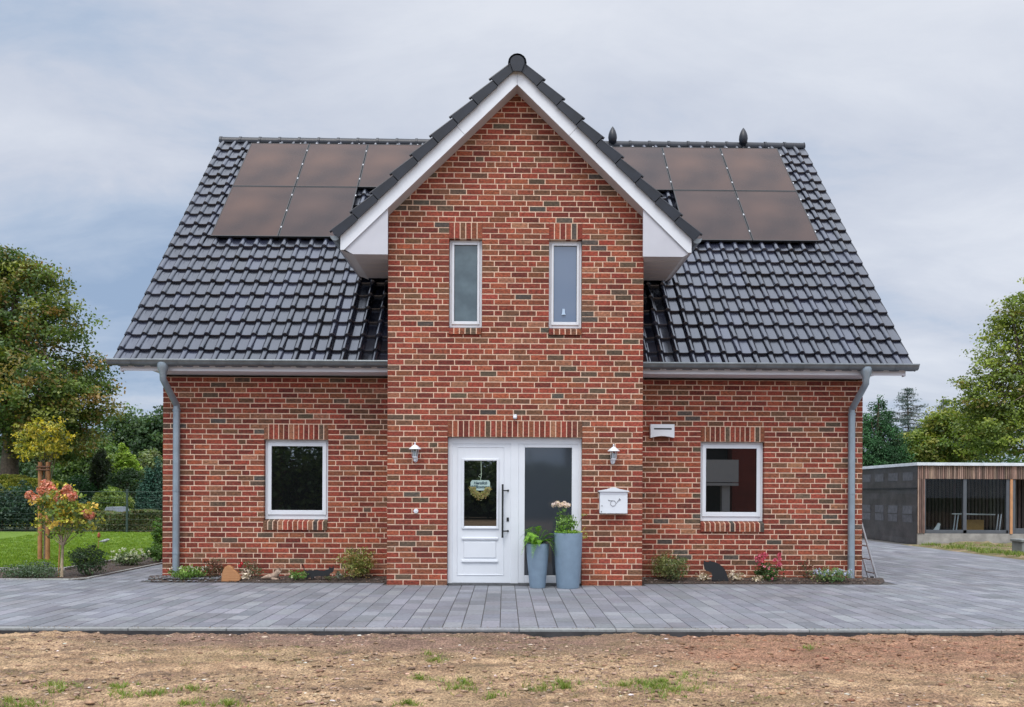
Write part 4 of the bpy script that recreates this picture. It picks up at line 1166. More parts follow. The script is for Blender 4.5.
# planting bed between lawn and paving, stone edging
mb = MB()
mb.face([(-40, .63, .004), (-6.85, .63, .004), (-6.85, 12.6, .004), (LX, 12.6, .004), (LX, 2.25, .004), (-40, 2.25, .004)])
struct(mb.build('soil', M['soil']))
mb = MB()
def edging(mb, a, b_, w_=.06, h=.05):
    a = Vector(a); b_ = Vector(b_); n = max(1, round((b_ - a).length / .5)); d = (b_ - a) / n
    for i in range(n):
        p0 = a + d * i; p1 = p0 + d * .985; s = Vector((-d.y, d.x, 0)).normalized() * w_ / 2
        vs = [p0 - s, p1 - s, p1 + s, p0 + s]; c = jit((.34, .335, .32), .12)
        top = [v_ + Vector((0, 0, h)) for v_ in vs]
        mb.mesh([tuple(v_) for v_ in vs + top], [(4, 5, 6, 7), (0, 1, 5, 4), (1, 2, 6, 5), (2, 3, 7, 6), (3, 0, 4, 7)], 0, c)
edging(mb, (-14, 2.25, 0), (LX, 2.25, 0)); edging(mb, (LX, 2.25, 0), (LX, 12.6, 0)); edging(mb, (LX, 12.6, 0), (-6.9, 12.6, 0))
edging(mb, (-14, .62, 0), (-7.0, .62, 0), .05, .02); edging(mb, (-7.0, .62, 0), (-6.84, .85, 0), .05, .02); edging(mb, (-6.84, .85, 0), (-6.84, 12.5, 0), .05, .02)
struct(mb.build('kerb', M['paver']))
# mulched beds along the house
mulch = []
for sgn in (-1, 1):
    mb = MB(); nx_, ny_ = 90, 10
    x0, x1 = (GW + .01), (WW + (.16 if sgn < 0 else .30))
    for i in range(nx_):
        for j in range(ny_):
            q = []
            for (a, b_) in ((i, j), (i + 1, j), (i + 1, j + 1), (i, j + 1)):
                x = x0 + (x1 - x0) * a / nx_; t = b_ / ny_
                y = .285 + .02 * math.sin(x * 3) + (WY - .02 - .285) * t
                if a > nx_ * .93: y = .285 + (.45) * ((a / nx_ - .93) / .07) * (1 - t) + (y - .285)
                hgt = .004 + .05 * math.sin(min(1, t * 1.6) * math.pi * .5) * (1 if t > 0 else 0) + mnoise.noise(Vector((x * 8, y * 9, sgn * 3))) * .012 * (1 if t > 0 else 0)
                q.append((sgn * x, y, hgt))
            mb.face(q if sgn > 0 else q[::-1])
    struct(mb.build('flower_bed', M['soil'], smooth=True))
mb = MB()
for i in range(3200):
    sgn = random.choice((-1, 1)); x = random.uniform(GW + .05, WW + .09); y = random.uniform(.30, .84)
    if sgn < 0 and x > 4.6 and random.random() < .8: c = (.16, .165, .18); s = .017
    else: c = random.choices([(.10, .06, .04), (.05, .035, .03), (.17, .11, .08), (.34, .31, .29)], [5, 5, 3, .8])[0]; s = .011
    s *= random.uniform(.6, 1.3)
    pebble(mb, (sgn * x, y, .052 + random.uniform(-.01, .006) - (.03 if y < .38 else 0)), s, jit(c, .3), .5)
for i in range(900):
    x = random.uniform(-9.5, -6.9); y = random.uniform(.66, 2.2)
    if x > -7.9: y = random.uniform(.8, 6)
    pebble(mb, (x, y, .008), random.uniform(.006, .016), jit((.12, .08, .06), .4), .5)
struct(mb.build('mulch', M['clod']), 'stuff')

# ------------------------------------------------------------------ pots by the door
def planter(px, ztop, prof, label):
    p = at(px, 560, -.30)
    t = thing('planter', (p.x, -.30, 0), label, 'planter', 'tall tapered planters by the door')
    m = MB(); m.lathe(prof, (p.x, -.30, 0), 40); m.f.pop(); m.m.pop(); m.c.pop()      # open top
    r = prof[-1][0]
    m.lathe([(r, ztop), (r - .022, ztop), (r - .028, ztop - .07)], (p.x, -.30, 0), 40); m.f.pop(-2); m.m.pop(-2); m.c.pop(-2)
    m.build('pot', M['pot'], t, smooth=50)
    m = MB(); m.lathe([(r - .03, ztop - .07), (r - .03, ztop - .055)], (p.x, -.30, 0), 24); m.build('compost', M['soil'], t)
    return t, p.x
zt1 = at(537, 543.7, -.30).z; zt2 = at(568, 532.9, -.30).z
t1, px1 = planter(537.6, zt1, [(.100, 0.0), (.112, .004), (.120, .05), (.140, zt1 * .4), (.158, zt1 * .7), (.166, zt1 * .93), (.166, zt1)], 'shorter blue grey planter holding a bright green fern')
t2, px2 = planter(568, zt2, [(.150, 0.0), (.162, .004), (.170, .05), (.190, zt2 * .35), (.205, zt2 * .7), (.211, zt2 * .95), (.211, zt2)], 'taller blue grey planter with pale flowers beside the door')
# fern
t = thing('fern', (px1, -.30, zt1 - .05), 'bright green fern arching out of the shorter planter', 'fern')
P = []; C = []
for k in range(30):
    a = random.uniform(0, 6.283); ln = random.uniform(.20, .36); up = random.uniform(.10, .30)
    if 24 <= k: a = random.uniform(-.9, .3); ln = .34; up = .14
    n = 26
    for i in range(1, n):
        s = i / n
        cen = np.array([px1 + math.cos(a) * ln * s * .95, -.30 + math.sin(a) * ln * s * .95, zt1 - .05 + up * math.sin(s * 2.3) * 1.1 - (.25 * s ** 3 if k >= 20 else .08 * s ** 3)])
        wd = .055 * math.sin(math.pi * min(1, s * .9 + .12)) + .006
        tx = np.array([math.cos(a), math.sin(a), .2 - s]); sdv = np.array([-math.sin(a), math.cos(a), -.25]); 
        for sg in (-1, 1):
            tip = cen + sdv * wd * sg + tx * .02; hw_ = tx * .0065
            P.append([cen - hw_, cen + hw_, tip + hw_ * .5, tip - hw_ * .5]); C.append(jit((.13, .30, .025) if random.random() < .6 else (.20, .38, .04), .2))
quads_np('frond', np.array(P), np.array(C), M['leaf'], t)
# flowering plant in the taller pot
t = thing('flowering_plant', (px2, -.30, zt2 - .05), 'leafy plant with a cream pink flower head in the taller planter', 'plant')
ell = [(px2 - .09, -.30, zt2 + .18, .10, .09, .22), (px2 + .02, -.30, zt2 + .12, .10, .09, .16)]
P, C, cc = clump_cloud(ell, 90, 9, .025, .035, [(.08, .16, .03), (.12, .22, .04), (.16, .26, .07)], upbias=.5, shell=.1)
P2, C2, _ = clump_cloud([(px2, -.30, zt2 + .01, .19, .19, .035)], 70, 9, .02, .028, [(.16, .30, .03), (.25, .36, .05), (.10, .22, .03)], shell=.2)
P3, C3, _ = clump_cloud([(px2 + .25, -.30, zt2 - .02, .07, .05, .10), (px2 + .23, -.30, zt2 + .26, .035, .03, .05)], 12, 4, .02, .03, [(.30, .30, .05), (.20, .22, .05)], shell=.2)
quads_np('foliage', np.concatenate([P, P2, P3]), np.concatenate([C, C2, C3]), M['leaf'], t)
m = MB()
for (dx, dz) in ((-.15, .40), (-.10, .43), (-.06, .42), (-.12, .3), (.0, .3), (.06, .26), (.23, .30), (.12, .2)):
    m.tube([(px2 + dx * .25, -.30, zt2 - .06), (px2 + dx * .7, -.31, zt2 + dz * .5), (px2 + dx, -.31, zt2 + dz)], .003, 5)
m.build('stem', plain('green_stem', (.10, .16, .04), .7), t)
pts = [(px2 - .205 + .034 * i + random.uniform(-.01, .01), -.33 + random.uniform(-.03, .03), zt2 + .415 + random.uniform(-.02, .022) + (.01 if i in (1, 4) else 0)) for i in range(7)]
flowers(t, 'flower_head', pts, .033, 60, .026, [(.80, .68, .66), (.84, .75, .72), (.70, .54, .52)])

# ------------------------------------------------------------------ plants and ornaments in the beds
BYY = .55      # middle of the bed
def bp(px, py=578, Y=BYY):
    p = at(px, py, Y); return p
G = {'yg': [(.13, .17, .03), (.20, .23, .05), (.10, .14, .03), (.28, .27, .08)], 'green': [(.05, .12, .02), (.08, .17, .03), (.12, .22, .05)], 'dark': [(.025, .055, .02), (.04, .08, .03), (.06, .10, .035)],
     'red': [(.12, .05, .03), (.09, .075, .035), (.15, .06, .045), (.06, .06, .03)], 'olive': [(.09, .10, .04), (.12, .13, .05), (.06, .08, .03)]}
def bed_bush(px, w_px, top_py, n, size, pal_, label, cat='shrub', name='shrub', Y=BYY, wts=None, **kw):
    p = bp(px, 578, Y); k = ppm(Y); h = at(px, top_py, Y).z - .03
    return bush(name, label, cat, (p.x, Y, .03), w_px / 2 / k, min(w_px / 2 / k, .26), h, n, size, pal_, wts, **kw), p.x, h
bed_bush(357.5, 37, 547, 2600, .032, [(.16, .20, .04), (.23, .26, .06), (.11, .15, .03), (.33, .31, .09), (.30, .20, .08)], 'round yellow green shrub at the right end of the left bed')
bed_bush(340, 10, 571, 150, .03, G['olive'] + [(.3, .33, .3)], 'little grey green plant at the foot of the round yellow green shrub', 'plant', 'bed_plant', Y=.42, stems=3)
t, x_, h_ = bed_bush(189, 34, 567, 1300, .036, [(.10, .20, .03), (.15, .27, .05), (.20, .30, .07)], 'low bright green plant with tiny white flowers by the left downpipe', 'plant', 'flowering_plant', stems=5)
flowers(t, 'flower', [(x_ + random.uniform(-.28, .28), BYY + random.uniform(-.2, .1), .03 + h_ * random.uniform(.75, 1.05)) for _ in range(26)], .009, 7, .014, [(.75, .76, .70)])
t, x_, h_ = bed_bush(213, 26, 558, 800, .03, G['red'], 'reddish brown leafy shrub between the white flowered plant and the wooden heart', Y=.66)
t, x_, h_ = bed_bush(250, 26, 560, 560, .028, [(.07, .10, .04), (.13, .10, .06), (.09, .12, .05)], 'thin rose bush with one red bloom right of the wooden heart', 'rose bush', 'rose_bush', Y=.62)
flowers(t, 'bloom', [(bp(242.5).x, .50, at(242, 563.5, .5).z), (bp(240.5).x, .50, at(242, 566, .5).z)], .022, 40, .022, [(.55, .03, .05), (.65, .06, .08)])
t, x_, h_ = bed_bush(299, 21, 571, 520, .028, [(.08, .18, .03), (.14, .28, .05)], 'low green plant with one white flower left of the walking cat', 'plant', 'flowering_plant', Y=.45, stems=3)
flowers(t, 'flower', [(bp(292.5, 578, .40).x, .36, at(292.5, 577, .36).z)], .018, 30, .018, [(.85, .85, .72)])
bed_bush(331, 14, 575, 160, .022, G['olive'], 'flat green ground plant in front of the walking cat', 'plant', 'bed_plant', Y=.38, stems=3)
bed_bush(670, 38, 553, 2500, .034, [(.12, .15, .05), (.17, .19, .06), (.23, .24, .09), (.08, .11, .04)], 'bushy olive green shrub at the left end of the right bed')
bed_bush(668, 16, 545, 260, .026, [(.25, .17, .07), (.20, .17, .06), (.30, .13, .07)], 'reddish tipped shoots rising behind the bushy olive shrub', 'plant', 'bed_plant', Y=.68, stems=8)
t, x_, h_ = bed_bush(767, 28, 563, 1300, .034, [(.05, .11, .025), (.08, .16, .035), (.035, .08, .02)], 'green plant topped with pink flowers in the right bed', 'plant', 'flowering_plant')
pk = [(x_ + random.uniform(-.20, .20), BYY - .1 + random.uniform(-.12, .12), random.uniform(.28, .46)) for _ in range(24)]
flowers(t, 'flower', pk, .026, 26, .024, [(.60, .08, .16), (.70, .16, .24), (.48, .05, .12)])
flowers(t, 'low_flower', [(x_ + dx, .38, z_) for dx, z_ in ((-.02, .24), (.04, .17), (.06, .20), (.03, .08), (-.09, .27))], .02, 26, .02, [(.75, .22, .28), (.70, .28, .40)])
bed_bush(808, 20, 559, 420, .026, G['red'] + [(.10, .10, .04)], 'thin reddish leaved shrub between the pink flowers and the blue ones', Y=.66)
t, x_, h_ = bed_bush(832, 38, 569, 1300, .032, [(.08, .16, .05), (.12, .22, .07), (.20, .24, .09)], 'low plant covered in pale blue flowers by the right downpipe', 'plant', 'flowering_plant', Y=.48)
flowers(t, 'flower', [(x_ + random.uniform(-.29, .27), .48 + random.uniform(-.2, .12), .03 + h_ * random.uniform(.55, 1.02)) for _ in range(46)], .018, 12, .02, [(.36, .40, .72), (.50, .55, .80), (.70, .72, .85)])
def dry_plant(px, w_px, top, label, n=220, cols=((.40, .34, .28), (.50, .44, .36), (.30, .24, .18)), Y=.50):
    p = bp(px, 578, Y); k = ppm(Y); r = w_px / 2 / k; h = at(px, top, Y).z
    t = thing('dried_plant', (p.x, Y, .03), label, 'dried plant')
    m = MB()
    for i in range(26):
        a = random.uniform(0, 6.28); q = r * random.uniform(.3, 1)
        m.tube([(p.x, Y, .03), (p.x + math.cos(a) * q * .5, Y + math.sin(a) * q * .3, h * .45), (p.x + math.cos(a) * q, Y + math.sin(a) * q * .5, h * random.uniform(.6, 1))], [.006, .004, .002], 4)
    m.build('stem', plain('dry_stem', (.28, .22, .17), .9), t)
    P, C, _ = clump_cloud([(p.x, Y, h * .55, r, r * .7, h * .45)], 40, n // 40, .02, .04, list(cols), shell=.2)
    quads_np('dry_leaves', P, C, M['petal'], t)
dry_plant(734, 18, 570, 'clump of pale dried leaves right of the sitting cat')
dry_plant(703, 16, 573, 'pale dried stalks left of the sitting cat', 160)
dry_plant(758, 12, 576, 'small dried tuft left of the pink flowered plant', 80, Y=.42)
dry_plant(246, 12, 570, 'pale dried stalks right beside the wooden heart', 100, Y=.45)

# wooden heart: a thick cut board standing on its point side
p = bp(231, 578, .36); k = ppm(.36); base_z = .012
hx0 = at(221.8, 570, .36).x; hx1 = at(241, 570, .36).x; hz = at(230, 565.5, .36).z
pts = []
W_ = hx1 - hx0; Hh = hz - base_z
prof = [(0.0, 0), (.02, .35), (.08, .68), (.18, .9), (.30, 1.0), (.44, .99), (.56, .88), (.64, .74), (.80, .58), (.94, .36), (1.0, .17), (.93, .04), (.80, 0)]
poly = [(hx0 + u * W_, base_z + v_ * Hh) for u, v_ in prof]
mb = MB(); mb.prism(poly[::-1], .33, .40)
mw, nt, b = new_mat('heart_wood'); v = coords(nt)
wv = N(nt, 'ShaderNodeTexWave', wave_type='RINGS'); wv.inputs['Scale'].default_value = 14; wv.inputs['Distortion'].default_value = 3; L(nt, v, wv.inputs[0])
L(nt, mixc(nt, rampn(nt, wv.outputs['Fac'], [(0, (.30, .12, .04)), (1, (.42, .19, .075))]), (.55, .36, .2), mth('MULTIPLY', noisen(nt, v, 20), .3)), b.inputs['Base Color']); b.inputs['Roughness'].default_value = .8
ho = mb.build('wooden_heart', mw, org=(p.x, .36, 0))
bm_ = ho.modifiers.new('bevel', 'BEVEL'); bm_.width = .008; bm_.segments = 2
tag(ho, 'orange brown thick wooden half heart standing in the left bed', 'ornament')
# driftwood bird-like root piece
p = bp(272, 578, .44)
t = MB(); c0 = p.x
t.tube([(c0 - .17, .44, .055), (c0 - .09, .43, .075), (c0 + .0, .43, .085), (c0 + .07, .44, .115), (c0 + .105, .44, .175), (c0 + .115, .44, .215)], [.008, .030, .048, .045, .028, .010], 8)
t.tube([(c0 + .07, .44, .12), (c0 + .13, .43, .15), (c0 + .155, .43, .19)], [.03, .018, .006], 7); t.tube([(c0 - .03, .44, .08), (c0 + .03, .40, .05), (c0 + .12, .39, .045)], [.03, .025, .008], 7)
t.tube([(c0 + .04, .45, .1), (c0 + .05, .46, .16), (c0 + .09, .46, .20)], [.02, .014, .004], 6)
tag(t.build('driftwood', plain('driftwood', (.33, .24, .18), .9, var=.45, scale=22, bmp=.6), org=(c0, .44, 0), smooth=True), 'weathered brown driftwood piece lying between the rose and the white flower', 'driftwood')
# metal cat silhouettes: flat cut sheet in the place itself
def cat(name, outline, Y, px0, px1, py0, py1, label, holes=None):
    a = at(px0, py1, Y); b_ = at(px1, py0, Y)
    poly = [(a.x + u * (b_.x - a.x), a.z + v_ * (b_.z - a.z)) for u, v_ in outline]
    m = MB(); m.prism(poly[::-1], Y - .003, Y + .003)
    c_ = (a.x + b_.x) / 2
    for dx in (-.06, .06): m.tube([(c_ + dx, Y + .006, a.z + .08), (c_ + dx, Y + .006, .0)], .005, 6)
    o = m.build(name, M['black'], org=(c_, Y, 0))
    md = o.modifiers.new('tri', 'TRIANGULATE'); tag(o, label, 'cat ornament'); return o
cat('cat_silhouette', [(.02, .98), (.0, .92), (.06, .80), (.10, .62), (.16, .52), (.24, .58), (.34, .56), (.48, .60), (.60, .55), (.70, .55), (.78, .62), (.84, .66), (.87, .80), (.90, .72), (.95, .72), (.99, .82), (1.0, .64), (.98, .50), (.93, .42), (.88, .40), (.86, .22), (.84, .02), (.79, .02), (.79, .20), (.74, .24), (.60, .22), (.50, .24), (.40, .20), (.34, .04), (.28, .02), (.29, .20), (.22, .12), (.16, .04), (.12, .06), (.17, .22), (.17, .40), (.11, .48), (.07, .62), (.03, .80), (.01, .90)],
    .42, 301.5, 334, 563, 580, 'black flat metal cat walking with its tail raised in the left bed')
cat('cat_silhouette', [(.0, .80), (.0, .97), (.035, 1.0), (.09, .93), (.20, .93), (.26, 1.0), (.31, .95), (.45, .92), (.60, .84), (.74, .71), (.84, .55), (.91, .36), (.95, .18), (1.0, .03), (.96, .0), (.36, .0), (.35, .16), (.34, .30), (.30, .42), (.22, .46), (.12, .48), (.05, .56), (.02, .66)],
    .42, 703.5, 729, 560.5, 581, 'black flat metal cat sitting with its head bowed in the right bed')
# ladder leaning on the right end wall
t = thing('ladder', (6.0, 1.3, 0), 'aluminium ladder leaning against the right end wall of the house', 'ladder')
lx1 = WW + .03
a0 = gnd(877, 579.5); a1 = gnd(869, 579)
LA = [Vector((a0.x, 1.02, 0)), Vector((a0.x - .0, 1.36, 0))]
top_z = .94
for y_ in (1.02, 1.36):
    m = MB(); m.tube([(5.97, y_, .01), (lx1 + .015, y_, top_z)], .019, 6); m.build('rail', M['alu'], t)
m = MB()
for i in range(4):
    s = (i + .5) / 4.2; x = 5.97 + (lx1 + .015 - 5.97) * s
    m.tube([(x, 1.02, top_z * s), (x, 1.36, top_z * s)], .014, 6)
m.build('rung', M['alu'], t)
m = MB()
for y_ in (1.02, 1.36): m.box((6.01, y_ - .022, -.0), (6.055, y_ + .022, .03))
m.build('foot', M['black'], t)

# ------------------------------------------------------------------ left garden
def gbush(px, w_px, top, bot, D, n, size, pal_, label, cat='shrub', name='shrub', group=None, mat='leaf', depth=1.0, wts=None, **kw):
    """shrub surveyed from the photo: base line at ground depth D from the camera"""
    Y = D - 13; p = at(px, bot, Y); k = ppm(Y); h = at(px, top, Y).z
    return bush(name, label, cat, (p.x, Y, 0), w_px / 2 / k, w_px / 2 / k * depth, h, n, size, pal_, wts, group=group, mat=mat, **kw)
gbush(88, 34, 544, 577, 14.35, 2600, .036, [(.03, .065, .03), (.05, .095, .035), (.08, .12, .05)], 'rounded dark green shrub beside the thin stake of the hydrangea')
gbush(28, 60, 566, 580, 14.0, 2600, .032, [(.06, .10, .055), (.08, .13, .06), (.10, .15, .09)], 'low spreading grey green shrub at the near left bed edge', depth=.6)
t = gbush(37, 34, 561, 572, 14.5, 500, .03, [(.10, .12, .15), (.07, .09, .10), (.13, .14, .18)], 'low bluish grey lavender clump behind the spreading shrub', 'lavender', 'lavender', depth=.7)
t = gbush(130, 32, 552, 567, 16.4, 1200, .04, [(.14, .19, .10), (.10, .15, .06)], 'low bush with white flowers in the side bed', 'flowering shrub', 'flowering_shrub', depth=.8)
p = at(130, 560, 3.4); flowers(t, 'flower', [(p.x + random.uniform(-.29, .29), 3.4 + random.uniform(-.25, .2), random.uniform(.12, .32)) for _ in range(60)], .02, 12, .026, [(.72, .74, .66), (.60, .64, .52)])
gbush(158, 26, 545, 563, 17.2, 1300, .045, [(.07, .15, .03), (.11, .20, .05)], 'small green shrub beside the left house corner', depth=.8)
gbush(159, 16, 520, 556, 18.6, 1500, .05, [(.06, .14, .02), (.10, .20, .04), (.14, .26, .05)], 'taller bright green shrub behind the left house corner', depth=.9)
# hydrangea standard
p = gnd(61.5, 577); hx_, hy_ = p.x, p.y; k = F / (hy_ + 13)
def pz(py, Y): return at(60, py, Y).z
t = thing('hydrangea_tree', (hx_, hy_, 0), 'small hydrangea standard with salmon pink flower heads and yellowing leaves', 'hydrangea')
cz0, cz1 = pz(540, hy_), pz(488, hy_)
def gx_(px): return at(px, 520, hy_).x
E_ = [(gx_(62), hy_, (cz0 + cz1) / 2 + .04, 27 / k, 26 / k, (cz1 - cz0) * .52), (gx_(80), hy_, (cz0 + cz1) / 2 - .02, 20 / k, 20 / k, .24), (gx_(48), hy_, cz1 - .25, 14 / k, .2, .2)]
P, C, cc = clump_cloud(E_, 230, 10, .05, .066, [(.12, .17, .03), (.19, .22, .04), (.32, .30, .05), (.38, .26, .05), (.08, .12, .03)], upbias=.5, shell=.2)
quads_np('foliage', P, C, M['leaf'], t)
m = MB(); m.tube([(hx_, hy_, 0), (hx_ + .01, hy_, .3), (hx_ + .02, hy_, pz(543, hy_))], [.028, .022, .02], 8)
for i in range(22):
    q = cc[RS.randint(len(cc))]; m.tube([(hx_ + .02, hy_, pz(546, hy_)), ((hx_ + q[0]) / 2 + .01, (hy_ + q[1]) / 2, (pz(540, hy_) + q[2]) / 2), q], [.008, .005, .002], 5)
m.build('stem', plain('pale_stem', (.36, .28, .19), .9, var=.3, scale=20), t, smooth=True)
m = MB(); m.tube([(hx_ - .045, hy_ - .01, 0), (hx_ - .03, hy_, pz(540, hy_))], .011, 6); m.build('support_cane', M['stake'], t)
pts = []
for (fx, fy) in ((52, 486), (47, 484), (57, 490), (33, 495), (38, 499), (66, 494), (64, 498), (73, 489), (70, 492), (76, 494), (78, 497), (88, 513), (93, 515), (45, 490)):
    pts.append((gx_(fx) + random.uniform(-.02, .02), hy_ - .12 + random.uniform(-.08, .08), pz(fy, hy_)))
flowers(t, 'flower_head', pts, .066, 90, .045, [(.66, .24, .17), (.74, .32, .22), (.55, .17, .13), (.70, .40, .27)])
# yellow leaved ball tree on three stakes
p = gnd(45, 560.5); bx_, by_ = p.x, p.y; kk = F / (by_ + 13)
def bz(py): return at(45, py, by_).z
def bxx(px): return at(px, 500, by_).x
t = thing('ball_tree', (bx_, by_, 0), 'young tree with a rounded yellow green crown held by wooden stakes', 'young tree')
E_ = [(bxx(30), by_, bz(440), 15 / kk, .30, 20 / kk), (bxx(46), by_, bz(433), 16 / kk, .34, 20 / kk), (bxx(60), by_, bz(436), 10 / kk, .25, 14 / kk), (bxx(44), by_, bz(450), 22 / kk, .32, 10 / kk)]
P, C, cc = clump_cloud(E_, 230, 11, .06, .06, [(.24, .22, .025), (.32, .27, .025), (.16, .17, .025), (.36, .28, .03), (.11, .13, .025)], upbias=.4, shell=.2)
quads_np('crown', P, C, M['leaf'], t)
m = MB(); limbs(m, (bx_, by_, 0), (bxx(44), by_, bz(445)), .022, [tuple(cc[i]) for i in RS.choice(len(cc), 26)], 7); m.build('trunk', M['bark'], t, smooth=True)
st = thing('tree_stakes', (bx_, by_, 0), 'three orange brown wooden stakes tied round the young yellow tree', 'tree stakes')
top = bz(462)
for (dx, dy) in ((-.085, -.03), (.075, -.04), (0.0, .10)):
    m = MB(); m.tube([(bx_ + dx, by_ + dy, -.02), (bx_ + dx * 1.0, by_ + dy, top)], .043, 12); m.build('stake', M['stake'], st, smooth=40)
m = MB()
for z_ in (top - .10, top - .16):
    m.tube([(bx_ - .14, by_ - .075, z_), (bx_ + .13, by_ - .08, z_)], .018, 6); m.tube([(bx_ - .09, by_ - .07, z_), (bx_, by_ + .14, z_)], .018, 6); m.tube([(bx_ + .09, by_ - .07, z_), (bx_, by_ + .14, z_)], .018, 6)
m.build('tie', plain('tie_wood', (.16, .08, .05), .9), st)
# garden bird figure on the lawn
p = gnd(104, 545.5); m = MB()
m.tube([(p.x - .13, p.y, .10), (p.x - .04, p.y, .11), (p.x + .04, p.y, .12), (p.x + .10, p.y, .15), (p.x + .15, p.y, .16)], [.006, .030, .045, .035, .006], 8)
m.tube([(p.x, p.y, .11), (p.x, p.y, 0)], .006, 5)
tag(m.build('lawn_ornament', plain('ornament_grey', (.30, .31, .33), .6, var=.6, scale=18), org=(p.x, p.y, 0), smooth=True), 'small dark and pale ornament standing on the left lawn', 'ornament')
p = gnd(98, 549, 0); m = MB(); m.tube([(p.x, p.y, 0), (p.x + .02, p.y, at(98, 538, p.y).z)], .008, 5)
m.build
t = thing('rust_flower_stake', (p.x, p.y, 0), 'thin rust red garden flower stake behind the dark rounded shrub', 'ornament')
m.build('stem', M['stake'], t); m = MB(); zf_ = at(98, 535, p.y).z; m.lathe([(.004, -.08), (.04, -.04), (.035, .02), (.01, .07)], (p.x + .02, p.y, zf_), 8); m.build('flower', plain('rust', (.30, .08, .04), .8), t)

# mesh fence behind the lawn
FY = 16.8
t = thing('wire_fence', (-13, FY, 0), 'dark green wire mesh fence at the far edge of the lawn', 'fence')
fm = plain('fence_green', (.035, .06, .05), .5)
x0, x1 = at(-25, 500, FY).x, at(175, 500, FY).x; ft = at(126, 491, FY).z
m = MB()
z = .08
while z <= ft - .02: m.tube([(x0, FY, z), (x1, FY, z)], .003 if z < ft - .2 else .006, 4); z += .19
x = x0
while x < x1: m.tube([(x, FY + .008, .05), (x, FY + .008, ft)], .0015, 3, cap=False); x += .10
m.build('mesh_panel', plain('fence_wire', (.045, .075, .06), .5), t)
for px in (-20, 53, 126.5):
    x = at(px, 500, FY).x; m = MB(); m.bevbox((x - .035, FY + .02, -.05), (x + .035, FY + .07, ft + .06), .005); m.build('post', fm, t)
# hedge rows behind the fence
def hedge(px0, px1, top, D, depth, n, size, pal_, label, wts=None, bot=0.0, mat='leaf', name='hedge', cat='hedge', wob=.06):
    Y = D - 13; x0, x1 = at(px0, 500, Y).x, at(px1, 500, Y).x; h = at((px0 + px1) / 2, top, Y).z
    t = thing(name, ((x0 + x1) / 2, Y, 0), label, cat)
    # leaves on the shell of a clipped box
    fr_ = RS.uniform(0, 1, n); xx = RS.uniform(x0, x1, n); 
    hh = h * (1 + wob * np.sin(xx * 2.3 + D) + wob * .7 * np.sin(xx * 5.1))
    yy_ = np.where(fr_ < .62, Y - depth / 2 + RS.exponential(.10, n), RS.uniform(Y - depth / 2, Y + depth / 2, n))
    zz = np.where(fr_ < .62, bot + (hh - bot) * RS.uniform(0, 1, n), hh - RS.exponential(.07, n))
    yy_ -= .13 * np.sin(xx * 3.1) * np.sin(zz * 3.3)
    Cn = np.stack([xx, yy_, zz], 1); P, _ = leaves_at(Cn, size, None, .4, .6, np.tile([0, -1, .3], (n, 1)))
    cl = .75 + .35 * (np.sin(xx * 4 + 1) * np.sin(zz * 6 + xx) * .5 + .5)
    C = pal(n, pal_, wts, .2) * cl[:, None] * 1.5
    quads_np('foliage', P, C, M[mat], t)
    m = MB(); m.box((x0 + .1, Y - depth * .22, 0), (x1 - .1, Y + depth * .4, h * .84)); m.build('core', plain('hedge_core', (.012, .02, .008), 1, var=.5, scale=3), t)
    return t
hedge(98, 172, 511.5, 31, 1.0, 15000, .10, [(.06, .085, .03), (.09, .10, .04), (.12, .10, .045), (.08, .12, .035)], 'clipped brownish green hedge behind the wire fence post')
hedge(-40, 58, 479, 36, 1.4, 22000, .14, [(.16, .18, .02), (.24, .24, .03), (.10, .14, .02), (.30, .28, .05)], 'yellow green hedge rising behind the dark bushes at far left', wob=.05)
# dark bushes behind the fence at far left
for i, (px, w_, top, lab) in enumerate(((2, 36, 488, 'dark blue green bush behind the fence at the photo edge'), (26, 38, 484, 'dark blue green bush behind the fence, left of the tree stakes'), (62, 44, 489, 'dark blue green bush behind the fence, right of the tree stakes'))):
    gbush(px, w_, top, 534, 31.5, 4200, .09, [(.018, .05, .035), (.03, .07, .045), (.045, .09, .05)], lab, group='dark bushes behind the fence', stems=4)
# grey covered garden table glimpsed over the hedge
t = thing('garden_shed', (at(110, 508, 20.5).x, 20.5, 0), 'small pale grey garden shed roof showing above the clipped hedge', 'shed')
a = at(103, 513, 20.5); b_ = at(118, 507, 20.5); m = MB()
m.prism([(a.x, a.z), (b_.x, a.z), (b_.x - .1, b_.z), (a.x + .12, b_.z)][::-1], 20.5, 21.6); m.build('roof', plain('shed_grey', (.24, .27, .31), .6), t)
m = MB(); m.box((a.x + .05, 20.55, 0), (b_.x - .05, 21.5, a.z)); m.build('wall', plain('shed_wall', (.10, .09, .08), .9), t)

# ------------------------------------------------------------------ trees on the left
OAK = [(.050, .085, .020), (.070, .105, .024), (.10, .115, .028), (.034, .065, .020), (.13, .105, .030), (.16, .10, .035)]
D = 37; Y = D - 13; k = ppm(Y)
def tp(px, py, Y): q = at(px, py, Y); return (q.x, q.z)
def E3(px, py, rx, rz, Y, ry=None, dy=0):
    q = at(px, py, Y + dy); k = F / (Y + dy + 13); return (q.x, Y + dy, q.z, rx / k, (ry or rx) / k, rz / k)
els = [E3(10, 310, 48, 52, Y), E3(-30, 280, 50, 40, Y), E3(38, 285, 26, 22, Y), E3(55, 325, 34, 30, Y, dy=-1), E3(84, 368, 28, 13, Y), E3(70, 400, 34, 24, Y, dy=-1), E3(20, 390, 60, 50, Y, dy=-1.5), E3(-40, 360, 60, 60, Y), E3(50, 440, 42, 24, Y), E3(97, 388, 18, 12, Y), E3(5, 264, 28, 14, Y), E3(100, 412, 18, 14, Y), E3(60, 262, 7, 8, Y)]
q = at(8, 500, Y)
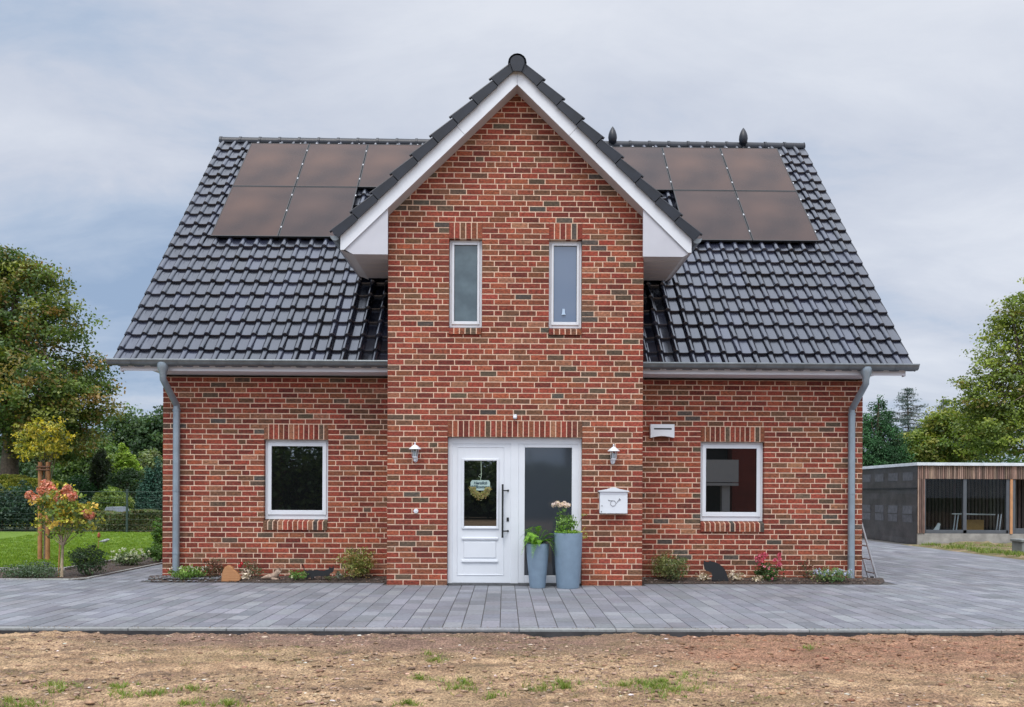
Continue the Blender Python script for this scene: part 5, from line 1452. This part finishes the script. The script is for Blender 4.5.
tree('oak_tree', 'tall broad leaved tree with browning leaf tips at the left edge', 'tree', (q.x, Y, -.1), (q.x + .3, Y, at(0, 300, Y).z), .36, els, 1250, 62, .30, .15, [tuple(q_ * mm_ for q_, mm_ in zip(c_, (1.15, 1.1, .9))) for c_ in OAK], [6, 6, 4, 5, 3, 1.5], nlimb=60, upbias=.5, shell=.35, cvar=.3)
def bgtree(px, py, rx, rz, D, nclump, per, size, pal_, label, name='tree', spread=None, extra=(), w=None, **kw):
    Y = D - 13; els = [E3(px, py, rx, rz, Y, ry=rx * .9)] + [E3(*e, Y) for e in extra]
    q = at(px, 500, Y); k = F / D
    sp_ = spread or rx / k * .14
    return tree(name, label, 'tree', (q.x, Y, -.1), (q.x, Y, at(px, py - rz * .4, Y).z), rx / k * .06 + .03, els, nclump, per, sp_, size, pal_, w, nlimb=16, **kw)
DG = [(.026, .056, .024), (.04, .076, .03), (.06, .10, .034)]
MG = [(.06, .10, .028), (.09, .14, .034), (.042, .08, .024)]
YG = [(.10, .15, .03), (.14, .19, .035), (.18, .22, .05), (.07, .12, .03)]
bgtree(136, 452, 34, 40, 62, 420, 40, .26, DG, 'dark green tree behind the garden, its top against the sky', 'background_tree', extra=[(122, 432, 22, 18), (158, 440, 18, 30)])
bgtree(172, 450, 26, 38, 70, 260, 36, .28, [(.06, .085, .03), (.045, .07, .028)], 'mid green tree just left of the house corner', 'background_tree')
bgtree(92, 470, 30, 36, 52, 360, 36, .20, MG, 'mid green bushy tree behind the orange staked tree', 'background_tree', extra=[(75, 445, 20, 20)])
bgtree(40, 470, 50, 36, 56, 480, 36, .22, DG, 'dark tree mass under the tall left tree', 'background_tree', extra=[(0, 455, 40, 40)])
bgtree(150, 485, 22, 34, 48, 300, 36, .18, [(.09, .12, .045), (.12, .14, .055), (.06, .09, .03)], 'feathery pale olive tree left of the house corner', 'background_tree')
bgtree(112, 480, 16, 26, 43, 260, 34, .13, YG, 'bright yellow green bush above the fence post', 'background_bush', extra=[(125, 488, 12, 26), (108, 500, 12, 12)])
bgtree(126, 468, 11, 18, 42, 200, 30, .12, [(.16, .24, .03), (.20, .28, .04)], 'small lime green conical tree above the fence post', 'background_bush', extra=[(123, 455, 5, 12)])
bgtree(101, 473, 10, 22, 40, 160, 34, .10, [(.018, .03, .012), (.03, .04, .015)], 'dark weeping tree with hanging shoots', 'weeping_tree', flat=1.8, upbias=-.2)
bgtree(128, 490, 20, 20, 39, 200, 40, .10, [(.018, .04, .012), (.025, .055, .018)], 'dark dome shaped clipped shrub behind the lime tree', 'background_bush', shell=.8)
bgtree(112, 503, 18, 14, 36.5, 220, 34, .10, YG, 'leafy light green bush just above the clipped hedge', 'background_bush')
for (px, top, lab) in ((148, 466, 'slim dark conifer left of the house corner, the left one'), (157, 460, 'slim dark conifer half hidden by the house corner')):
    D = 36; Y = D - 13; h = at(px, top, Y).z; xq = at(px, 500, Y).x
    n = 60; els = [(xq, Y, h * (.06 + .9 * i / 12), .48 * (1 - (i / 12.6) ** 1.6) + .04, .45 * (1 - (i / 12.6) ** 1.6) + .04, h * .07) for i in range(13)]
    tree('conifer', lab, 'conifer', (xq, Y, -.1), (xq, Y, h * .95), .07, els, 260, 40, .07, .09, [(.015, .05, .032), (.022, .065, .04)], nlimb=10, mat='needle', flat=1.6, shell=.7, group='slim conifers behind the left garden')
bgtree(80, 498, 26, 22, 40, 260, 40, .12, [(.015, .05, .015), (.025, .07, .02)], 'low deep green laurel bush behind the fence', 'background_bush')

# ------------------------------------------------------------------ right: driveway verge, timber pavilion, trees
CX0, CY0 = 11.32, 11.4
pc0 = at(917.5, 463, CY0); CX0 = pc0.x
ztop = pc0.z
zc = lambda py: at(960, py + (0), CY0).z
def cxr(px): return at(px, 500, CY0).x
t = thing('timber_pavilion', (CX0, CY0, 0), 'flat roofed timber pavilion with black wrapped side, slatted front and large openings', 'pavilion')
CX1 = CX0 + 7.0; CYB = CY0 + 6.0
zb1, zb0 = at(960, 533.5, CY0).z, 0
con = plain('raw_concrete', (.30, .29, .27), .9, var=.25, scale=4, bmp=.3)
m = MB(); m.bevbox((CX0 - .0, CY0 + .0, -.05), (CX1, CYB, zb1), .01); m.build('base', con, t)
m = MB(); m.bevbox((CX0 - .06, CY0 - .10, ztop - .075), (CX1 + .1, CYB + .1, ztop + .01), .006); m.build('roof', plain('roof_trim', (.62, .66, .70), .5), t)
m = MB(); m.box((CX0 - .055, CY0 - .095, ztop + .011), (CX1, CYB, ztop + .02)); m.build('roof_sheet', plain('green_roof', (.16, .24, .19), .8), t)
slat = tinted('slat_wood', .85, .3, 14, .3, stretch=(1, 1, .2))
zfb = at(960, 479, CY0).z
m = MB(); x = CX0
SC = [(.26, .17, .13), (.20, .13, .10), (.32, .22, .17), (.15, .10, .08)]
while x < CX1:
    m.bevbox((x, CY0 - .03, zfb), (x + .040, CY0 - .005, ztop - .08), .003, 0, jit(random.choice(SC), .15)); x += .055
m.build('slatted_fascia', slat, t)
m = MB(); x = CX0
while x < cxr(923.8): m.bevbox((x, CY0 - .03, zb1), (x + .040, CY0 - .005, zfb - .002), .003, 0, jit(random.choice(SC), .15)); x += .055
m.build('slatted_pillar', slat, t)
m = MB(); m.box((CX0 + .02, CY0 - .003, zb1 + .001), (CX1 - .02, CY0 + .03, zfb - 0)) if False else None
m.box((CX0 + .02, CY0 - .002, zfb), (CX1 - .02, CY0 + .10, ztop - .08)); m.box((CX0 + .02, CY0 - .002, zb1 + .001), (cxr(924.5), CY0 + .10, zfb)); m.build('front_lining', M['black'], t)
# dark foil wrapped side with printed fields
foil = plain('black_foil', (.045, .038, .038), .42, var=.4, scale=3, bmp=.8)
m = MB(); ny_, nz_ = 60, 14
def fx(y, z): return CX0 - .012 - .02 * mnoise.noise(Vector((y * .9, z * 3, 1))) - (.03 * math.sin(min(1, max(0, (1.75 - z)) * 14) * 3.14) if z > 1.6 and z < 1.75 else 0) - (.06 * max(0, .35 - z) * (1 + mnoise.noise(Vector((y * 3, 0, 4)))))
for i in range(ny_):
    for j in range(nz_):
        q = []
        for (a, b_) in ((i, j), (i, j + 1), (i + 1, j + 1), (i + 1, j)):
            y = CY0 - .02 + (CYB - CY0) * a / ny_; z = .01 + (ztop - .09) * b_ / nz_; q.append((fx(y, z), y, z))
        m.face(q)
sidew = m.build('foil_wrap', foil, t, smooth=True)
fp_ = plain('foil_print', (.085, .085, .095), .5, var=.3, scale=9)
for (z0_, z1_, st_, w_) in ((1.84, 2.08, .95, .62), (.62, .84, .95, .62), (.87, 1.10, .95, .62)):
    y = CY0 + .25
    while y < CYB - .4:
        m = MB(); m.face([(fx(y, z0_) - .006, y, z0_), (fx(y, z1_) - .006, y, z1_), (fx(y + w_, z1_) - .006, y + w_, z1_), (fx(y + w_, z0_) - .006, y + w_, z0_)]); m.build('print', fp_, sidew); y += st_
m = MB(); m.box((CX0 - .05, CY0, 1.60), (CX0 - .01, CYB, 1.63)); m.build('foil_seam', M['black'], sidew)
# window frames in the front
gm = plain('anthracite_frame', (.085, .095, .11), .5)
zw0, zw1 = at(960, 530, CY0).z, zfb
m = MB()
def fb(x0, x1, z0, z1, mbx=None): (mbx or m).bevbox((x0, CY0 + .0, z0), (x1, CY0 + .09, z1), .004)
fb(cxr(923.9), cxr(925.8), zb1 + .0, zfb - .001); fb(cxr(963.3), cxr(966.8), zb1 + .002, zfb - .002); fb(cxr(1006.3), cxr(1009.6), zb1 + .001, zfb - .003)
fb(cxr(923.9) + .03, cxr(1009) - .02, zb1 + .004, zw0)
m.build('window_frame', gm, t)
m = MB(); fb(cxr(1012.8), cxr(1015.5), zb1, zfb); fb(CX1 - .1, CX1, zb1, zfb - .001); fb(cxr(1015), CX1 - .05, zb1 + .003, zw0 + .05); fb(cxr(1050), cxr(1053), zb1 + .003, zfb - .002); m.build('window_frame', gm, t)
m = MB(); m.bevbox((cxr(1009.9), CY0 - .02, zb1 - .01), (cxr(1012.5), CY0 + .09, zfb), .003); m.build('post', plain('fresh_wood', (.50, .25, .12), .7, var=.15), t)
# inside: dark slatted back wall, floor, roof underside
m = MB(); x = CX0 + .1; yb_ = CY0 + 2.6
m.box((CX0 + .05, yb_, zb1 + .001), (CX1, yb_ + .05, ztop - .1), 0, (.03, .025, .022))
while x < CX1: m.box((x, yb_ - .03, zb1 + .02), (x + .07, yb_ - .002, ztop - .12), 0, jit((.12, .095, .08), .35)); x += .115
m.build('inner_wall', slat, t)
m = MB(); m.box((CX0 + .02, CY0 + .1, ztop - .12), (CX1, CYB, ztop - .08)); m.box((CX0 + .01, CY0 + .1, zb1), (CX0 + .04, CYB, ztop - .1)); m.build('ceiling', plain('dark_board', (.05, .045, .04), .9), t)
m = MB()
for (a, b_) in ((926, 963.5), (967, 1006.5)): m.box((cxr(a) - .01, CY0 + .04, zw0 - .01), (cxr(b_) + .01, CY0 + .05, zfb + .0))
m.build('pane', M['clear'], t)
# things inside
YI = CY0 + .55
def ix(px): return at(px, 510, YI).x
def iz(py): return at(960, py, YI).z
t = thing('metal_trestle', (ix(975), YI, zb1), 'low aluminium trestle frame standing inside the pavilion', 'trestle')
m = MB()
for px in (953, 996):
    for s_ in (0, 3): m.tube([(ix(px + s_), YI, zb1), (ix(px + s_ + 3.2), YI + .05, iz(514))], .02, 6)
m.tube([(ix(952), YI, iz(514)), (ix(995), YI, iz(514.5))], .022, 6); m.build('frame', M['alu'], t)
m = MB(); a, b_ = ix(968), ix(987); m.bevbox((a, YI + .15, zb1), (b_, YI + .6, iz(520)), .01)
tag(m.build('cardboard_box', plain('cardboard', (.30, .17, .06), .85), org=((a + b_) / 2, YI + .3, zb1)), 'brown cardboard box under the trestle in the pavilion', 'box')
m = MB(); m.prism([(ix(932.5), zb1), (ix(939), zb1), (ix(941), iz(524)), (ix(939), iz(523))][::-1], YI + .02, YI + .06)
tag(m.build('white_bag', M['white_wood'], org=(ix(936), YI, zb1)), 'crumpled white sheet leaning inside the pavilion corner', 'sheet')
# concrete trough at the frame edge
a = gnd(1022, 557); Yt = a.y + .0; xt = a.x; zt_ = at(1018, 539.5, Yt).z
m = MB(); m.bevbox((xt, Yt, -.05), (xt + 1.6, Yt + .4, zt_ - .06), .01); m.bevbox((xt - .03, Yt - .03, zt_ - .06), (xt + 1.65, Yt + .43, zt_), .01)
tag(m.build('concrete_trough', plain('grey_block', (.20, .215, .21), .85, var=.2, scale=5), org=(xt, Yt, 0)), 'grey green concrete block at the photo edge by the driveway', 'trough')
# verge with rough soil and grass
m_, nt, b = new_mat('verge_soil'); v = coords(nt)
L(nt, rampn(nt, noisen(nt, v, 2.2, 6, .7), [(.38, (.16, .10, .06)), (.5, (.13, .13, .05)), (.62, (.30, .20, .13))]), b.inputs['Base Color']); b.inputs['Roughness'].default_value = .95
mb = MB(); vx0 = 11.17
for i in range(44):
    for j in range(30):
        q = []
        for (a, b_) in ((i, j), (i + 1, j), (i + 1, j + 1), (i, j + 1)):
            x = vx0 + 6.5 * a / 44; y = 3.6 + 7.78 * b_ / 30
            e = min(1, a / 6) * min(1, (30 - b_) / 3 + .2)
            q.append((x, y, .0 + e * (.10 + .09 * mnoise.noise(Vector((x * 1.7, y * 1.3, 0))) + .05 * mnoise.noise(Vector((x * 5, y * 5, 2))))))
        mb.face(q)
struct(mb.build('verge', m_, smooth=True))
sp = [(random.uniform(vx0, vx0 + 3.2), random.uniform(4, 10.3), .22, 1) for _ in range(300)]
sp = [s for s in sp if mnoise.noise(Vector((s[0] * .9, s[1] * .7, 4))) > -.12]
P, C = blades(sp, 34, .03, .10, .012, [(.12, .20, .03), (.20, .26, .05), (.26, .27, .08), (.08, .15, .02)], None, .8, lambda x, y: .06 + .05 * mnoise.noise(Vector((x * 1.7, y * 1.3, 0))))
struct(quads_np('grass', P, C, M['leaf']), 'stuff')

# trees on the right
def conic(px, top, D, wpx, pal_, label, ncl, per, size, name, low=0.0, jag=0, group=None, spread=.12, **kw):
    Y = D - 13; h = at(px, top, Y).z; xq = at(px, 500, Y).x; R0 = wpx / 2 / (F / D)
    els = []
    for i in range(16):
        s_ = i / 15; z = h * (low + (1 - low) * s_) ; r = R0 * (1 - s_ ** 3.4) + .05
        els.append((xq + jag * random.uniform(-1, 1) * r, Y, z, r, r, h * .055))
    return tree(name, label, 'tree', (xq, Y, -.1), (xq, Y, h * .98), .12, els, ncl, per, spread, size, pal_, nlimb=30, mat='needle', group=group, **kw)
conic(878, 397, 33, 66, [(.018, .066, .018), (.026, .084, .024), (.012, .046, .014)], 'dense dark green conical conifer right of the house', 900, 80, .075, 'conifer', shell=.72, flat=1.5, spread=.10)
# blue spruce: open tiers of drooping boughs
def spruce(px, top, D, label, R0=2.2, lean=0):
    Y = D - 13; xq = at(px, 500, Y).x; ht = at(px, top, Y).z
    t = thing('blue_spruce', (xq, Y, -.1), label, 'tree', 'blue spruces behind the pavilion')
    m = MB(); m.tube([(xq, Y, -.1), (xq + lean * .5, Y, ht * .5), (xq + lean, Y, ht)], [.13, .08, .015], 7)
    cs = []
    z = ht * .2
    while z < ht * .985:
        s_ = z / ht; L_ = R0 * (1 - s_) ** .8 + .12
        for k_ in range(4):
            a = random.uniform(0, 6.283); l_ = L_ * random.uniform(.55, 1.15); x0_ = xq + lean * s_
            p0 = Vector((x0_, Y, z)); tip = p0 + Vector((math.cos(a) * l_, math.sin(a) * l_, l_ * random.uniform(-.12, .22)))
            mid = p0.lerp(tip, .5) - Vector((0, 0, l_ * .10)); m.tube([p0, mid, tip], [.03, .018, .006], 4, cap=False)
            for q_ in range(max(4, int(l_ / .11))):
                u = (q_ + 1) / max(4, int(l_ / .11)); c_ = p0.lerp(mid, u * 2) if u < .5 else mid.lerp(tip, u * 2 - 1)
                cs.append(tuple(c_))
        z += ht * .028
    m.build('trunk', M['bark'], t)
    cs = np.array(cs); idx = np.repeat(np.arange(len(cs)), 16)
    Cn = cs[idx] + np.clip(RS.normal(size=(len(idx), 3)), -1.5, 1.5) * np.array([.11, .11, .05]) - np.array([0, 0, .04])
    P, _ = leaves_at(Cn, .10, None, .2, .3); quads_np('crown', P, pal(len(idx), [(.09, .135, .13), (.13, .175, .165), (.06, .095, .085)], None, .3), M['needle'], t)
spruce(912, 387, 46, 'tall open blue grey spruce behind the pavilion', lean=-.3, R0=3.6)
spruce(938, 398, 48, 'smaller blue grey spruce just right of the tall one', R0=2.8, lean=.3)
bgtree(955, 440, 34, 26, 36, 560, 42, .13, [(.09, .13, .02), (.13, .16, .025), (.17, .17, .035), (.06, .10, .02)], 'spreading yellow green tree behind the pavilion roof', 'broadleaf_tree', extra=[(925, 448, 22, 22), (985, 430, 22, 30), (940, 425, 16, 14)])
bgtree(900, 455, 16, 16, 52, 160, 34, .18, [(.12, .15, .06), (.16, .18, .08)], 'pale green bush between the conifer and the yellow green tree', 'background_bush')
D = 29; Y = D - 13
els = [E3(1000, 395, 34, 40, Y), E3(1030, 340, 40, 55, Y), E3(1012, 310, 14, 22, Y), E3(986, 392, 22, 12, Y), E3(992, 352, 18, 10, Y), E3(972, 384, 16, 7, Y), E3(966, 405, 20, 8, Y), E3(985, 365, 20, 6, Y), E3(1055, 420, 60, 50, Y), E3(1000, 430, 40, 34, Y), E3(1026, 285, 10, 10, Y), E3(1003, 330, 14, 12, Y), E3(975, 435, 20, 20, Y)]
q = at(1046, 500, Y)
tree('linden_tree', 'large leafy green tree with loose leaf tiers at the right edge', 'tree', (q.x, Y, -.1), (q.x, Y, at(1040, 290, Y).z), .22, els, 760, 44, .22, .11, [(.095, .13, .018), (.125, .16, .024), (.165, .19, .03), (.065, .095, .018), (.20, .16, .04)], [5, 5, 3, 4, .6], nlimb=70, shell=.25, flat=.42, upbias=.8)
# dark wood far behind, one mass
P = []; C = []
els = []
for i in range(60):
    x = -75 + 150 * i / 59; y = 75 + random.uniform(-6, 6)
    els.append((x, y, 3.0, 4.5, 3.5, 3.2 + 1.3 * mnoise.noise(Vector((i * .7, 0, 0)))))
P, C, _ = clump_cloud(els, 2600, 24, .6, .5, DG + MG, shell=.5)
struct(quads_np('distant_woods', P, C, M['leaf']), 'stuff')

# ------------------------------------------------------------------ across the street: the mirrored house; unseen trees and block added to darken panes
m = MB(); m.box((-26, -40, 0), (3.5, -38.6, 3.0)); tag(m.build('reflection_block', plain('block_dark', (.03, .035, .025), .95, var=.4, scale=1), org=(-12, -39, 0)), 'dark hedge like wall across the street mirrored in the left pane', 'wall')
t = thing('neighbour_house', (13, -36, 0), 'brick house with a white balcony across the street, mirrored in the window', 'house')
m = MB(); m.box((13.4, -46, 0), (24, -36, 6.2), 0, (.28, .06, .045)); m.build('wall', M['brick'], t)
m = MB(); m.prism([(8.0, 6.2), (24.5, 6.2), (16.2, 11.5)], -46.5, -35.5); m.build('roof', M['verge'], t)
m = MB(); m.box((6.6, -35.8, 2.15), (13.4, -34.6, 3.45)); m.box((6.6, -36, 1.95), (13.4, -34.6, 2.1)); m.build('balcony', M['white'], t)
m = MB(); m.box((12.5, -35.2, 0), (12.95, -34.8, 1.95)); m.build('post', M['white'], t)
for x_ in (15.0, 19.5):
    for z_ in (.9, 3.6):
        m = MB(); m.box((x_, -35.99, z_), (x_ + 1.3, -35.9, z_ + 1.4)); o = m.build('window', M['white'], t)
        m = MB(); m.box((x_ + .1, -35.9, z_ + .1), (x_ + 1.2, -35.88, z_ + 1.3)); m.build('pane', M['glass_dark'], o)
m = MB(); m.box((3.8, -44, 0), (13.3, -36.8, 5.8)); m.build('garage', plain('dark_render', (.05, .05, .05), .9), t)
for i, (x, r, h) in enumerate(((-6, 5, 5.2), (-14, 6, 6.4), (-22, 6, 7), (1, 4, 3.2))):
    tree('street_tree', ('tree across the street mirrored in the panes', 'broad tree across the street', 'tall tree across the street', 'low tree across the street')[i], 'tree', (x, -38, -.1), (x, -38, h * .9), .25, [(x, -38, h * .5, r, 3, h * .5)], 260, 30, .6, .4, DG + MG, nlimb=10, shell=.4)
print('objects', len(bpy.data.objects))
